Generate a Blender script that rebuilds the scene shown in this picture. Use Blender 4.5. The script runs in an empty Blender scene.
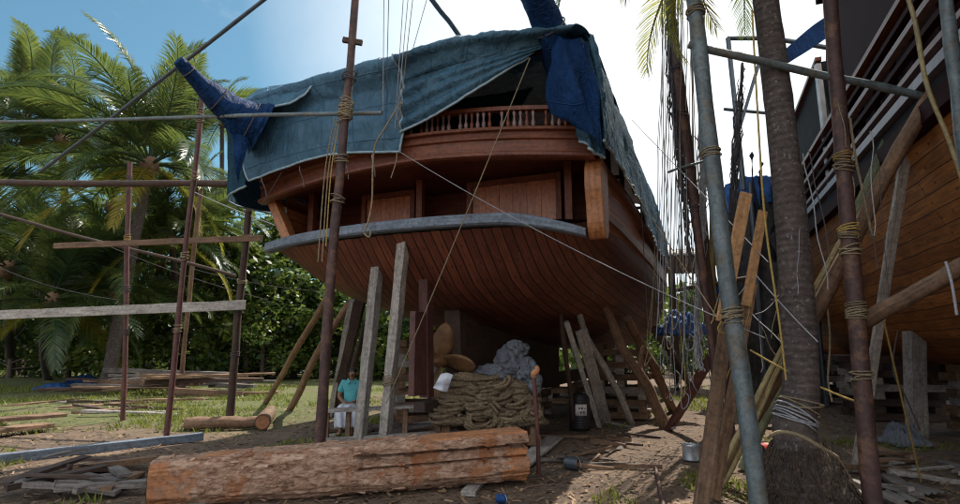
import bpy, math, random
from mathutils import Vector, Matrix, noise
R = random.Random(7)
scn = bpy.context.scene
COL = scn.collection
# ------------------------------------------------------------------ camera model
F, CX, CY, H = 560.0, 480.0, 252.0, 1.6
PITCH = math.atan(98 / F)
cp, sp = math.cos(PITCH), math.sin(PITCH)
cam = bpy.data.cameras.new('camera'); camo = bpy.data.objects.new('camera', cam); COL.objects.link(camo)
camo.location = (0, 0, H); camo.rotation_euler = (math.pi / 2 + PITCH, 0, 0)
cam.sensor_width = 36; cam.lens = F / 960 * 36; cam.clip_start = 0.05; cam.clip_end = 2000
scn.camera = camo

def ray(px, py):
    b = CY - py
    return Vector((px - CX, F * cp - b * sp, F * sp + b * cp))
def P(px, py, Y):
    d = ray(px, py); t = Y / d.y
    return Vector((d.x * t, Y, H + d.z * t))
def PZ(px, py, z):
    d = ray(px, py); t = (z - H) / d.z
    return Vector((d.x * t, d.y * t, z))
def G(px, py): return PZ(px, py, 0.0)

# ------------------------------------------------------------------ mesh builder
class MB:
    def __init__(s): s.v = []; s.f = []; s.uv = []; s.sm = []
    def add(s, vs, fs, uvs=None, smooth=False):
        b = len(s.v); s.v += [Vector(x) for x in vs]
        for i, f in enumerate(fs):
            s.f.append([b + j for j in f]); s.sm.append(smooth)
            s.uv.append(uvs[i] if uvs else [(0, 0)] * len(f))
    def beam(s, a, b, w, h, up=(0, 0, 1), jit=0.0, taper=1.0):
        a = Vector(a); b = Vector(b); d = b - a; L = d.length; d.normalize()
        up = Vector(up)
        if abs(d.dot(up)) > .97: up = Vector((1, 0, 0)) if abs(d.x) < .9 else Vector((0, 1, 0))
        x = d.cross(up).normalized(); y = x.cross(d).normalized()
        n = 1 if jit == 0 else max(2, int(L / .35))
        rings = []
        o = R.random() * 20
        for i in range(n + 1):
            t = i / n; c = a + d * L * t; k = 1 + (taper - 1) * t
            j = lambda: (R.random() - .5) * jit
            rings.append([c + x * (sx * w / 2 * k + j()) + y * (sy * h / 2 * k + j()) for sx, sy in ((-1, -1), (1, -1), (1, 1), (-1, 1))])
        vs = [p for r in rings for p in r]; fs = []; uv = []
        per = [0, w, w + h, 2 * w + h, 2 * w + 2 * h]
        for i in range(n):
            for k in range(4):
                k2 = (k + 1) % 4
                fs.append([i * 4 + k, i * 4 + k2, i * 4 + 4 + k2, i * 4 + 4 + k])
                u0, u1 = o + L * i / n, o + L * (i + 1) / n
                uv.append([(u0, per[k] + o), (u0, per[k + 1] + o), (u1, per[k + 1] + o), (u1, per[k] + o)])
        fs.append([3, 2, 1, 0]); uv.append([(o, o), (o + w * .2, o), (o + w * .2, o + h), (o, o + h)])
        e = n * 4
        fs.append([e, e + 1, e + 2, e + 3]); uv.append([(o, o), (o + w * .2, o), (o + w * .2, o + h), (o, o + h)])
        s.add(vs, fs, uv)
    def tube(s, pts, r, n=8, bump=0.0, cap=True, seed=None, smooth=True):
        pts = [Vector(p) for p in pts]; m = len(pts)
        rr = r if isinstance(r, (list, tuple)) else [r] * m
        o = R.random() * 30; vs = []; Ls = [0]
        for i in range(1, m): Ls.append(Ls[-1] + (pts[i] - pts[i - 1]).length)
        t0 = (pts[1] - pts[0]).normalized()
        ref = Vector((0, 0, 1)) if abs(t0.z) < .9 else Vector((1, 0, 0))
        x = t0.cross(ref).normalized()
        for i in range(m):
            t = (pts[min(i + 1, m - 1)] - pts[max(i - 1, 0)]).normalized()
            x = (x - t * x.dot(t)).normalized(); y = t.cross(x)
            for k in range(n):
                a = 2 * math.pi * k / n; q = rr[i]
                if bump: q *= 1 + bump * noise.noise(Vector((math.cos(a) * 1.3 + o, math.sin(a) * 1.3, Ls[i] * 2.2)))
                vs.append(pts[i] + x * math.cos(a) * q + y * math.sin(a) * q)
        fs = []; uv = []
        for i in range(m - 1):
            for k in range(n):
                k2 = (k + 1) % n; c = 2 * math.pi * max(rr) / n
                fs.append([i * n + k, i * n + k2, (i + 1) * n + k2, (i + 1) * n + k])
                uv.append([(o + Ls[i], o + c * k), (o + Ls[i], o + c * (k + 1)), (o + Ls[i + 1], o + c * (k + 1)), (o + Ls[i + 1], o + c * k)])
        s.add(vs, fs, uv, smooth)
        if cap:
            s.add([vs[k] for k in range(n)][::-1], [list(range(n))], [[(o, o)] * n])
            s.add([vs[(m - 1) * n + k] for k in range(n)], [list(range(n))], [[(o, o)] * n])
    def grid(s, rows, uvscale=1.0, smooth=True, flip=False):
        m, n = len(rows), len(rows[0]); vs = [p for r in rows for p in r]; fs = []; uv = []
        Lu = [0]
        for j in range(1, n): Lu.append(Lu[-1] + (Vector(rows[m // 2][j]) - Vector(rows[m // 2][j - 1])).length)
        Lv = [0]
        for i in range(1, m): Lv.append(Lv[-1] + (Vector(rows[i][n // 2]) - Vector(rows[i - 1][n // 2])).length)
        for i in range(m - 1):
            for j in range(n - 1):
                q = [i * n + j, i * n + j + 1, (i + 1) * n + j + 1, (i + 1) * n + j]
                t = [(Lu[j], Lv[i]), (Lu[j + 1], Lv[i]), (Lu[j + 1], Lv[i + 1]), (Lu[j], Lv[i + 1])]
                if flip: q.reverse(); t.reverse()
                fs.append(q); uv.append(t)
        s.add(vs, fs, uv, smooth)
    def blob(s, c, rad, seed=0, amp=.25, sub=2, fr=1.5, mat=None):
        import bmesh
        bm = bmesh.new(); bmesh.ops.create_icosphere(bm, subdivisions=sub, radius=1)
        vs = []
        for v in bm.verts:
            p = v.co.copy(); k = 1 + amp * noise.noise(p * fr + Vector((seed, seed * 1.7, 0)))
            p = Vector((p.x * rad[0] * k, p.y * rad[1] * k, p.z * rad[2] * k))
            if mat: p = mat @ p
            vs.append(Vector(c) + p)
        fs = [[v.index for v in f.verts] for f in bm.faces]; bm.free()
        uv = [[((vs[i].x + vs[i].y) , vs[i].z) for i in f] for f in fs]
        s.add(vs, fs, uv, True)
    def build(s, name, mat, parent=None, base=None, solid=0, bevel=0):
        me = bpy.data.meshes.new(name)
        if parent is not None: base = parent_world(parent)
        elif base is None:
            xs = [v.x for v in s.v]; ys = [v.y for v in s.v]; zs = [v.z for v in s.v]
            base = Vector(((min(xs) + max(xs)) / 2, (min(ys) + max(ys)) / 2, min(zs)))
        base = Vector(base)
        me.from_pydata([tuple(v - base) for v in s.v], [], s.f)
        ul = me.uv_layers.new(name='UVMap')
        flat = [c for f in s.uv for p in f for c in p]
        ul.data.foreach_set('uv', flat)
        me.polygons.foreach_set('use_smooth', s.sm)
        me.materials.append(mat); me.update()
        o = bpy.data.objects.new(name, me); COL.objects.link(o)
        if parent is not None: o.parent = parent
        else: o.location = base
        if bevel:
            b = o.modifiers.new('b', 'BEVEL'); b.width = bevel; b.segments = 2; b.limit_method = 'ANGLE'
        if solid:
            m = o.modifiers.new('s', 'SOLIDIFY'); m.thickness = solid; m.offset = 0
        return o
def parent_world(o):
    w = Vector((0, 0, 0))
    while o is not None: w = w + o.location; o = o.parent
    return w
def tag(o, label, cat, group=None, kind=None):
    if label: o['label'] = label
    if cat: o['category'] = cat
    if group: o['group'] = group
    if kind: o['kind'] = kind
    return o
def thing(name, label, cat, loc=(0, 0, 0), group=None):
    o = bpy.data.objects.new(name, None); COL.objects.link(o); o.location = loc; o.empty_display_size = .2
    return tag(o, label, cat, group)
def copy_tree(o, parent=None):
    c = o.copy(); COL.objects.link(c)
    if parent is not None: c.parent = parent
    for ch in list(o.children): copy_tree(ch, c)
    return c
def lerp(a, b, t): return a + (b - a) * t
def tab(T, x):
    if x <= T[0][0]: return T[0][1]
    for (a, p), (b, q) in zip(T, T[1:]):
        if x <= b:
            t = (x - a) / (b - a); return p + (q - p) * t
    return T[-1][1]
def crom(pts, n):
    """smooth curve of n points through pts"""
    pts = [Vector(p) for p in pts]; m = len(pts) - 1; out = []
    for i in range(n):
        t = i / (n - 1) * m; k = min(int(t), m - 1); f = t - k
        p0 = pts[max(k - 1, 0)]; p1 = pts[k]; p2 = pts[k + 1]; p3 = pts[min(k + 2, m)]
        out.append(.5 * ((2 * p1) + (p2 - p0) * f + (2 * p0 - 5 * p1 + 4 * p2 - p3) * f * f + (3 * p1 - p0 - 3 * p2 + p3) * f ** 3))
    return out
def sag(a, b, s, n=12, wob=0.0):
    a = Vector(a); b = Vector(b); o = R.random() * 50; out = []
    for i in range(n):
        t = i / (n - 1); p = a.lerp(b, t); p.z -= s * 4 * t * (1 - t)
        if wob and 0 < i < n - 1: p += noise.noise_vector(Vector((o, t * 3, 0))) * wob
        out.append(p)
    return out

# ------------------------------------------------------------------ materials
def newmat(name):
    m = bpy.data.materials.new(name); m.use_nodes = True; nt = m.node_tree; nt.nodes.clear()
    out = nt.nodes.new('ShaderNodeOutputMaterial'); bs = nt.nodes.new('ShaderNodeBsdfPrincipled')
    nt.links.new(bs.outputs[0], out.inputs[0])
    return m, nt, bs, out
def nd(nt, t, **kw):
    n = nt.nodes.new(t)
    for k, v in kw.items():
        if k in n.inputs.keys() if isinstance(k, str) else False: n.inputs[k].default_value = v
        else: setattr(n, k, v)
    return n
def ramp(nt, fac, stops):
    n = nt.nodes.new('ShaderNodeValToRGB'); e = n.color_ramp.elements
    while len(e) < len(stops): e.new(.5)
    for i, (p, c) in enumerate(stops): e[i].position = p; e[i].color = (*c, 1) if len(c) == 3 else c
    nt.links.new(fac, n.inputs[0]); return n.outputs[0]
def noisen(nt, vec, scale, detail=5, rough=.6, dist=0):
    n = nt.nodes.new('ShaderNodeTexNoise'); n.inputs['Scale'].default_value = scale; n.inputs['Detail'].default_value = detail
    n.inputs['Roughness'].default_value = rough; n.inputs['Distortion'].default_value = dist
    if vec is not None: nt.links.new(vec, n.inputs['Vector'])
    return n.outputs['Fac']
def mapping(nt, vec, scale=(1, 1, 1), loc=(0, 0, 0)):
    n = nt.nodes.new('ShaderNodeMapping'); n.inputs['Scale'].default_value = scale; n.inputs['Location'].default_value = loc
    nt.links.new(vec, n.inputs[0]); return n.outputs[0]
def mixc(nt, fac, a, b, mode='MIX'):
    n = nt.nodes.new('ShaderNodeMix'); n.data_type = 'RGBA'; n.blend_type = mode
    for sck, val in ((n.inputs[0], fac), (n.inputs[6], a), (n.inputs[7], b)):
        if hasattr(val, 'is_linked'): nt.links.new(val, sck)
        elif isinstance(val, (tuple, list)): sck.default_value = (*val, 1)
        else: sck.default_value = val
    return n.outputs[2]
def math_(nt, op, a, b=None, clamp=False):
    n = nt.nodes.new('ShaderNodeMath'); n.operation = op; n.use_clamp = clamp
    for i, val in enumerate((a, b)):
        if val is None: continue
        if hasattr(val, 'is_linked'): nt.links.new(val, n.inputs[i])
        else: n.inputs[i].default_value = val
    return n.outputs[0]
def bump(nt, bs, h, strength=.4, dist=.02):
    n = nt.nodes.new('ShaderNodeBump'); n.inputs['Strength'].default_value = strength; n.inputs['Distance'].default_value = dist
    nt.links.new(h, n.inputs['Height']); nt.links.new(n.outputs[0], bs.inputs['Normal'])
def uvn(nt): return nt.nodes.new('ShaderNodeTexCoord').outputs['UV']
def objc(nt): return nt.nodes.new('ShaderNodeTexCoord').outputs['Object']
def rnd(nt): return nt.nodes.new('ShaderNodeObjectInfo').outputs['Random']
def dk(c, k): return tuple(x * k for x in c)

def wood(name, c, c2=None, rough=.75, grain=18, stain=.5, var=.35, blotch=None, bs_=.5):
    m, nt, bs, out = newmat(name); uv = uvn(nt); ob = objc(nt)
    c2 = c2 or dk(c, .45)
    g = noisen(nt, mapping(nt, uv, (1.1, grain, 1)), 1.6, 8, .65, .6)
    col = ramp(nt, g, [(.3, c2), (.52, c), (.72, tuple(min(1, x * 1.25) for x in c))])
    st = noisen(nt, ob, 2.3, 5, .65)
    col = mixc(nt, ramp(nt, st, [(.42, (0, 0, 0)), (.66, (stain,) * 3)]), col, dk(c2, .6))
    if blotch:
        b = noisen(nt, ob, 3.1, 6, .7)
        col = mixc(nt, ramp(nt, b, [(.52, (0, 0, 0)), (.6, (.8,) * 3)]), col, blotch)
    mg = noisen(nt, ob, 16, 8, .75, .4)
    col = mixc(nt, 1.0, col, ramp(nt, mg, [(.34, (.5,) * 3), (.5, (.95,) * 3), (.7, (1.3,) * 3)]), 'MULTIPLY')
    v = math_(nt, 'MULTIPLY_ADD', rnd(nt), var); nt.nodes[-1].inputs[2].default_value = 1 - var / 2
    vm = nt.nodes.new('ShaderNodeVectorMath'); vm.operation = 'SCALE'
    nt.links.new(col, vm.inputs[0]); nt.links.new(v, vm.inputs['Scale'])
    nt.links.new(vm.outputs[0], bs.inputs['Base Color'])
    bs.inputs['Roughness'].default_value = rough
    bump(nt, bs, math_(nt, 'ADD', g, math_(nt, 'MULTIPLY', mg, .5)), bs_, .014)
    return m
def planked(name, c, c2, width=.2, length=3.2, rough=.55, seam=.016, sheen=(0, 0, 0), var=.5, weather=None):
    """timber planking in UV metres: u along the strake, v across"""
    m, nt, bs, out = newmat(name); uv = uvn(nt); ob = objc(nt)
    br = nt.nodes.new('ShaderNodeTexBrick'); br.inputs['Scale'].default_value = 1
    br.inputs['Brick Width'].default_value = length; br.inputs['Row Height'].default_value = width
    br.inputs['Mortar Size'].default_value = seam * .5; br.inputs['Mortar Smooth'].default_value = .3; br.offset = .37
    br.inputs['Color1'].default_value = (0, 0, 0, 1); br.inputs['Color2'].default_value = (1, 1, 1, 1); br.inputs['Mortar'].default_value = (.5, .5, .5, 1)
    wob = nt.nodes.new('ShaderNodeTexNoise'); wob.inputs['Scale'].default_value = .8; nt.links.new(uv, wob.inputs['Vector'])
    ad = nt.nodes.new('ShaderNodeVectorMath'); ad.operation = 'MULTIPLY_ADD'; ad.inputs[1].default_value = (0, .09, 0)
    nt.links.new(wob.outputs['Color'], ad.inputs[0]); nt.links.new(uv, ad.inputs[2])
    nt.links.new(ad.outputs[0], br.inputs['Vector'])
    g = noisen(nt, mapping(nt, uv, (.8, 16, 1)), 1.8, 8, .66, .5)
    base = mixc(nt, math_(nt, 'MULTIPLY', br.outputs['Color'], var), c, c2)
    col = mixc(nt, ramp(nt, g, [(.36, (.65,) * 3), (.62, (0, 0, 0))]), base, dk(c2, .45))
    st = noisen(nt, mapping(nt, ob, (.7, .7, 1.4)), 1.2, 6, .68)
    col = mixc(nt, ramp(nt, st, [(.45, (0, 0, 0)), (.7, (.6,) * 3)]), col, dk(c2, .4))
    if weather:
        w = noisen(nt, mapping(nt, uv, (.5, 3, 1)), 1.3, 7, .7)
        col = mixc(nt, ramp(nt, w, [(.5, (0, 0, 0)), (.68, (.7,) * 3)]), col, weather)
    vo = nt.nodes.new('ShaderNodeTexVoronoi'); vo.inputs['Scale'].default_value = 1; vo.inputs['Randomness'].default_value = .12; vo.feature = 'F1'
    mv_ = mapping(nt, ad.outputs[0], (2.6, 1 / width, 1), (.2, .5, 0)); nt.links.new(mv_, vo.inputs['Vector'])
    col = mixc(nt, ramp(nt, vo.outputs['Distance'], [(.07, (.75,) * 3), (.11, (0, 0, 0))]), col, dk(c2, .3))
    pt = noisen(nt, mapping(nt, uv, (1.2, 5, 1)), 2.2, 7, .72)
    col = mixc(nt, ramp(nt, pt, [(.58, (0, 0, 0)), (.72, (.4,) * 3)]), col, tuple(min(1, x * 1.5 + .06) for x in c))
    col = mixc(nt, br.outputs['Fac'], col, dk(c2, .12))
    nt.links.new(col, bs.inputs['Base Color']); bs.inputs['Roughness'].default_value = rough
    hgt = math_(nt, 'SUBTRACT', math_(nt, 'MULTIPLY', g, .35), br.outputs['Fac'])
    bump(nt, bs, hgt, .5, .02)
    return m
def simple(name, c, rough=.7, c2=None, scale=6, bmp=.3, metal=0, var=0, stops=(.38, .66), trans=0):
    m, nt, bs, out = newmat(name); ob = objc(nt)
    n = noisen(nt, ob, scale, 7, .65)
    col = ramp(nt, n, [(stops[0], c2 or dk(c, .6)), (stops[1], c)])
    if var:
        v = math_(nt, 'MULTIPLY_ADD', rnd(nt), var); nt.nodes[-1].inputs[2].default_value = 1 - var / 2
        vm = nt.nodes.new('ShaderNodeVectorMath'); vm.operation = 'SCALE'
        nt.links.new(col, vm.inputs[0]); nt.links.new(v, vm.inputs['Scale']); col = vm.outputs[0]
    nt.links.new(col, bs.inputs['Base Color']); bs.inputs['Roughness'].default_value = rough; bs.inputs['Metallic'].default_value = metal
    if bmp: bump(nt, bs, n, bmp, .02)
    if trans:
        t = nt.nodes.new('ShaderNodeBsdfTranslucent'); nt.links.new(col, t.inputs[0])
        mx = nt.nodes.new('ShaderNodeMixShader'); mx.inputs[0].default_value = trans
        nt.links.new(bs.outputs[0], mx.inputs[1]); nt.links.new(t.outputs[0], mx.inputs[2]); nt.links.new(mx.outputs[0], out.inputs[0])
    return m
def tarpmat(name, c, c2, rough=.5, trans=.12, bscale=1.0, dust=None):
    m, nt, bs, out = newmat(name); ob = objc(nt); uv = uvn(nt)
    n1 = noisen(nt, mapping(nt, ob, (1, 1, .5)), 1.6, 7, .7, .8)
    col = ramp(nt, n1, [(.3, c2), (.55, c), (.75, tuple(min(1, x * 1.5 + .01) for x in c))])
    if dust:
        d = noisen(nt, mapping(nt, ob, (3, 3, .7)), 1.7, 8, .75)
        col = mixc(nt, ramp(nt, d, [(.5, (0, 0, 0)), (.75, (.55,) * 3)]), col, dust)
    nt.links.new(col, bs.inputs['Base Color']); bs.inputs['Roughness'].default_value = rough
    w = nt.nodes.new('ShaderNodeTexNoise'); w.inputs['Scale'].default_value = 2.6 * bscale; w.inputs['Detail'].default_value = 6; w.inputs['Distortion'].default_value = 1.6
    nt.links.new(mapping(nt, ob, (1.2, 1.2, .6)), w.inputs['Vector'])
    br = nt.nodes.new('ShaderNodeTexBrick'); br.inputs['Scale'].default_value = 1; br.offset = 0
    br.inputs['Brick Width'].default_value = .62; br.inputs['Row Height'].default_value = .55; br.inputs['Mortar Size'].default_value = .012; br.inputs['Mortar Smooth'].default_value = 1
    wv = nt.nodes.new('ShaderNodeVectorMath'); wv.operation = 'MULTIPLY_ADD'; wv.inputs[1].default_value = (.06, .06, 0)
    wn_ = nt.nodes.new('ShaderNodeTexNoise'); wn_.inputs['Scale'].default_value = 1.5; nt.links.new(uv, wn_.inputs['Vector']); nt.links.new(wn_.outputs['Color'], wv.inputs[0]); nt.links.new(uv, wv.inputs[2]); nt.links.new(wv.outputs[0], br.inputs['Vector'])
    fine = noisen(nt, mapping(nt, ob, (1, 1, .5)), 11 * bscale, 6, .7, 2.0)
    cr = math_(nt, 'MULTIPLY', br.outputs['Fac'], .35)
    bump(nt, bs, math_(nt, 'ADD', math_(nt, 'ADD', w.outputs['Fac'], cr), math_(nt, 'MULTIPLY', fine, .22)), .7, .12)
    gr = noisen(nt, mapping(nt, ob, (2, 2, .35)), 2.4, 8, .75)
    col = mixc(nt, math_(nt, 'MULTIPLY', cr, 1.0), col, tuple(min(1, x * 1.7 + .015) for x in c))
    col = mixc(nt, ramp(nt, gr, [(.52, (0, 0, 0)), (.7, (.45,) * 3)]), col, dk(c2, .55))
    nt.links.new(col, bs.inputs['Base Color'])
    if trans:
        t = nt.nodes.new('ShaderNodeBsdfTranslucent'); nt.links.new(col, t.inputs[0])
        mx = nt.nodes.new('ShaderNodeMixShader'); mx.inputs[0].default_value = trans
        nt.links.new(bs.outputs[0], mx.inputs[1]); nt.links.new(t.outputs[0], mx.inputs[2]); nt.links.new(mx.outputs[0], out.inputs[0])
    return m
def leafmat(name, stops, trans=.45, rough=.4):
    m, nt, bs, out = newmat(name)
    geo = nt.nodes.new('ShaderNodeNewGeometry')
    n = noisen(nt, objc(nt), .9, 3, .6)
    f = math_(nt, 'ADD', math_(nt, 'MULTIPLY', geo.outputs['Random Per Island'], .6), math_(nt, 'MULTIPLY', n, .45))
    f = math_(nt, 'ADD', f, math_(nt, 'MULTIPLY', math_(nt, 'SUBTRACT', rnd(nt), .5), .3))
    col = ramp(nt, f, stops)
    nt.links.new(col, bs.inputs['Base Color']); bs.inputs['Roughness'].default_value = rough
    t = nt.nodes.new('ShaderNodeBsdfTranslucent')
    col2 = mixc(nt, .5, col, (.26, .33, .06), 'MIX')
    nt.links.new(col2, t.inputs[0])
    mx = nt.nodes.new('ShaderNodeMixShader'); mx.inputs[0].default_value = trans
    nt.links.new(bs.outputs[0], mx.inputs[1]); nt.links.new(t.outputs[0], mx.inputs[2]); nt.links.new(mx.outputs[0], out.inputs[0])
    return m

M = {}
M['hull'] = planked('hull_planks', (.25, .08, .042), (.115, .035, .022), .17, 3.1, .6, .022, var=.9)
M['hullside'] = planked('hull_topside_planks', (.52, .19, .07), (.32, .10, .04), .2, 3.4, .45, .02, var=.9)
M['hull2'] = planked('bare_hull_planks', (.54, .225, .062), (.28, .10, .03), .23, 6.5, .65, .016, var=.9, weather=(.11, .045, .022))
M['mahog'] = wood('mahogany', (.175, .054, .025), (.09, .026, .014), .45, 22, .35, .1)
M['mahogdk'] = wood('mahogany_dark', (.14, .04, .022), (.07, .02, .012), .45, 22, .4, .1)
M['panel'] = wood('varnished_panel', (.34, .11, .042), (.17, .052, .022), .35, 9, .3, .15)
M['honey'] = wood('honey_wood', (.36, .14, .048), (.2, .07, .026), .45, 14, .25, .1)
M['beamgrey'] = wood('grey_beam', (.15, .185, .235), (.08, .10, .13), .7, 16, .35, .1)
M['grey'] = wood('weathered_grey', (.33, .30, .28), (.15, .13, .12), .85, 20, .5, .3)
M['greypale'] = wood('weathered_pale', (.40, .37, .34), (.20, .18, .165), .85, 20, .4, .25)
M['scrap'] = wood('old_scrap', (.16, .14, .13), (.06, .05, .045), .9, 18, .6, .6)
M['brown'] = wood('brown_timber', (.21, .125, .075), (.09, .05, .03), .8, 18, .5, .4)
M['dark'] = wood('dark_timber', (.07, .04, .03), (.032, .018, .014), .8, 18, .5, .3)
M['fresh'] = wood('fresh_sawn', (.50, .28, .13), (.36, .18, .075), .7, 14, .25, .2)
M['rust'] = wood('rusty_pipe', (.085, .042, .038), (.045, .022, .02), .65, 3, .6, .3, blotch=(.17, .085, .05))
M['rustred'] = wood('rust_red_pole', (.115, .042, .036), (.055, .022, .02), .6, 4, .6, .2)
M['bluepole'] = wood('blue_grey_pipe', (.13, .165, .18), (.07, .09, .10), .5, 3, .5, .15, blotch=(.13, .11, .08))
M['bamboo'] = wood('bamboo', (.34, .27, .13), (.2, .15, .07), .5, 4, .5, .25)
M['greenpole'] = wood('mossy_pole', (.15, .16, .09), (.07, .08, .045), .8, 10, .5, .2)
M['bark'] = None
M['cut'] = wood('sawn_log_face', (.46, .20, .085), (.26, .095, .04), .75, 14, .5, .1, blotch=(.30, .16, .10))
M['palm'] = None
M['palmfar'] = wood('palm_bark_pale', (.33, .28, .24), (.16, .13, .11), .95, 3, .4, .3)
def barkmat(name, stops, rings=0.0, red=None, fleck=None, stretch=3.0, sc=9):
    m, nt, bs, out = newmat(name); uv = uvn(nt); ob = objc(nt)
    n1 = noisen(nt, mapping(nt, uv, (1, stretch, 1)), sc, 9, .72, .8); n2 = noisen(nt, mapping(nt, uv, (1, stretch * .6, 1)), sc * 3.4, 6, .7, .3)
    f = math_(nt, 'ADD', math_(nt, 'MULTIPLY', n1, .65), math_(nt, 'MULTIPLY', n2, .35))
    if rings:
        wv = nt.nodes.new('ShaderNodeTexWave'); wv.bands_direction = 'X'; wv.inputs['Scale'].default_value = .314 / rings; wv.inputs['Distortion'].default_value = 2.2; wv.inputs['Detail'].default_value = 3; wv.inputs['Detail Scale'].default_value = 2
        nt.links.new(uv, wv.inputs['Vector']); f = math_(nt, 'ADD', math_(nt, 'MULTIPLY', f, .82), math_(nt, 'MULTIPLY', wv.outputs['Fac'], .07))
    col = ramp(nt, f, stops)
    if red:
        r_ = noisen(nt, ob, 2.1, 7, .72, .5); col = mixc(nt, ramp(nt, r_, [(.53, (0, 0, 0)), (.6, (.85,) * 3)]), col, mixc(nt, n2, dk(red, .5), red))
    if fleck:
        r_ = noisen(nt, ob, 17, 5, .75); col = mixc(nt, ramp(nt, r_, [(.58, (0, 0, 0)), (.66, (.7,) * 3)]), col, fleck)
    nt.links.new(col, bs.inputs['Base Color']); bs.inputs['Roughness'].default_value = .92; bump(nt, bs, f, 1.0, .035)
    return m
M['bark'] = barkmat('log_bark', [(.36, (.045, .022, .015)), (.43, (.19, .10, .062)), (.52, (.38, .235, .16)), (.66, (.62, .47, .37))], 0, (.40, .15, .06), None, 2.6, 5)
M['palm'] = barkmat('palm_bark', [(.3, (.028, .021, .019)), (.46, (.085, .065, .06)), (.6, (.16, .13, .12)), (.74, (.28, .25, .235))], .085, None, (.30, .29, .28), .8, 9)
M['root'] = simple('palm_root_mat', (.115, .08, .055), .95, (.03, .02, .015), 26, 1.0)
M['trunk'] = wood('tree_bark', (.13, .1, .075), (.05, .04, .03), .9, 8, .5, .4)
M['rope'] = simple('rope', (.33, .27, .17), .9, (.17, .13, .08), 40, .4, var=.3)
M['ropey'] = simple('yellow_rope', (.46, .33, .10), .85, (.26, .18, .05), 40, .4, var=.3)
M['ropew'] = simple('white_rope', (.40, .41, .45), .8, (.22, .23, .26), 40, .3, var=.3)
M['roped'] = simple('dark_rope', (.1, .09, .1), .9, None, 40, .3, var=.3)
M['coir'] = simple('coir', (.27, .20, .125), .95, (.10, .072, .045), 34, 1.0, var=.4)
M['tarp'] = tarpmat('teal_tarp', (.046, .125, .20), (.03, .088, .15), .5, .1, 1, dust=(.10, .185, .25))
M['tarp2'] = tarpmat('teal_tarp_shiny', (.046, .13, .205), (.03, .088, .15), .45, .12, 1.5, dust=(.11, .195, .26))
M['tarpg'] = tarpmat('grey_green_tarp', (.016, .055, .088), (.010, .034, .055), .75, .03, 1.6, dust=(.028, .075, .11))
M['blue'] = tarpmat('deep_blue_tarp', (.005, .034, .115), (.003, .017, .065), .6, .05, 3)
M['bluebright'] = tarpmat('bright_blue_tarp', (.012, .09, .30), (.006, .045, .18), .5, .15, 3)
M['hem'] = simple('tarp_hem', (.34, .44, .50), .6, (.2, .3, .36), 12, .2)
M['cloth'] = tarpmat('grey_cloth', (.17, .19, .225), (.085, .095, .12), .9, 0, 3)
M['white'] = simple('white_paint', (.74, .72, .7), .5, (.55, .52, .5), 5, .1)
M['railwhite'] = simple('pale_painted_rail', (.26, .17, .155), .5, (.15, .09, .085), 4, .1)
M['railmar'] = simple('maroon_paint', (.034, .008, .010), .7, (.02, .005, .006), 3, .1)
M['blackish'] = simple('tarred_dark', (.025, .022, .024), .8, (.012, .011, .012), 3, .3)
M['netdark'] = simple('net_dark', (.06, .052, .05), .9, (.018, .016, .016), 5, .6)
M['red'] = simple('red_paint', (.4, .04, .03), .45, (.25, .03, .02), 9, .1)
M['metalpaint'] = simple('dark_steel', (.08, .1, .12), .4, (.05, .06, .07), 8, .1, .3)
M['galv'] = simple('galvanised', (.42, .46, .5), .4, (.25, .28, .32), 8, .1, .6)
M['bronze'] = simple('bronze', (.25, .135, .06), .55, (.13, .065, .03), 5, .2, .25)
M['black'] = simple('black_plastic', (.018, .018, .022), .5, None, 6, .1)
M['skin'] = simple('skin', (.27, .135, .08), .55, (.2, .1, .058), 9, .1)
M['hair'] = simple('hair', (.02, .018, .017), .7, None, 30, .4)
M['shirt'] = simple('teal_shirt', (.10, .42, .46), .85, (.07, .31, .35), 9, .3)
M['dhoti'] = simple('white_dhoti', (.66, .68, .74), .85, (.48, .52, .62), 9, .3)
M['tin'] = simple('corrugated_tin', (.17, .17, .17), .6, (.1, .085, .075), 2, .1, .3)
for k_, v_ in (('railmar', .05), ('blue', .12), ('tarp', .35), ('tarp2', .35), ('tarpg', .1), ('blackish', .1), ('mahog', .35), ('hull', .35), ('hull2', .2), ('mahogdk', .2)):
    M[k_].node_tree.nodes['Principled BSDF'].inputs['Specular IOR Level'].default_value = v_
GREENS = [(.15, (.016, .04, .012)), (.4, (.04, .09, .016)), (.65, (.085, .14, .02)), (.9, (.16, .19, .035))]
M['leaf'] = leafmat('broad_leaf', GREENS, .35)
M['leafd'] = leafmat('dark_leaf', [(.15, (.009, .025, .010)), (.5, (.028, .062, .016)), (.9, (.09, .14, .026))], .38)
M['frond'] = leafmat('palm_frond', [(.2, (.010, .028, .016)), (.45, (.028, .060, .026)), (.7, (.065, .100, .036)), (.95, (.20, .18, .05))], .40, .3)
M['frondy'] = leafmat('yellow_frond', [(.2, (.09, .1, .015)), (.5, (.28, .22, .02)), (.9, (.42, .3, .03))], .55, .4)
M['grassm'] = leafmat('grass_blade', [(.15, (.05, .08, .012)), (.5, (.13, .16, .022)), (.8, (.23, .22, .04)), (.95, (.34, .27, .1))], .4, .5)
M['chips'] = leafmat('wood_chips', [(.1, (.05, .03, .02)), (.4, (.16, .10, .06)), (.7, (.30, .20, .12)), (.95, (.46, .36, .26))], .0, .9)
M['leaflit'] = leafmat('dry_leaves', [(.1, (.05, .03, .02)), (.5, (.14, .08, .04)), (.9, (.27, .17, .08))], .1, .9)
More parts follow.
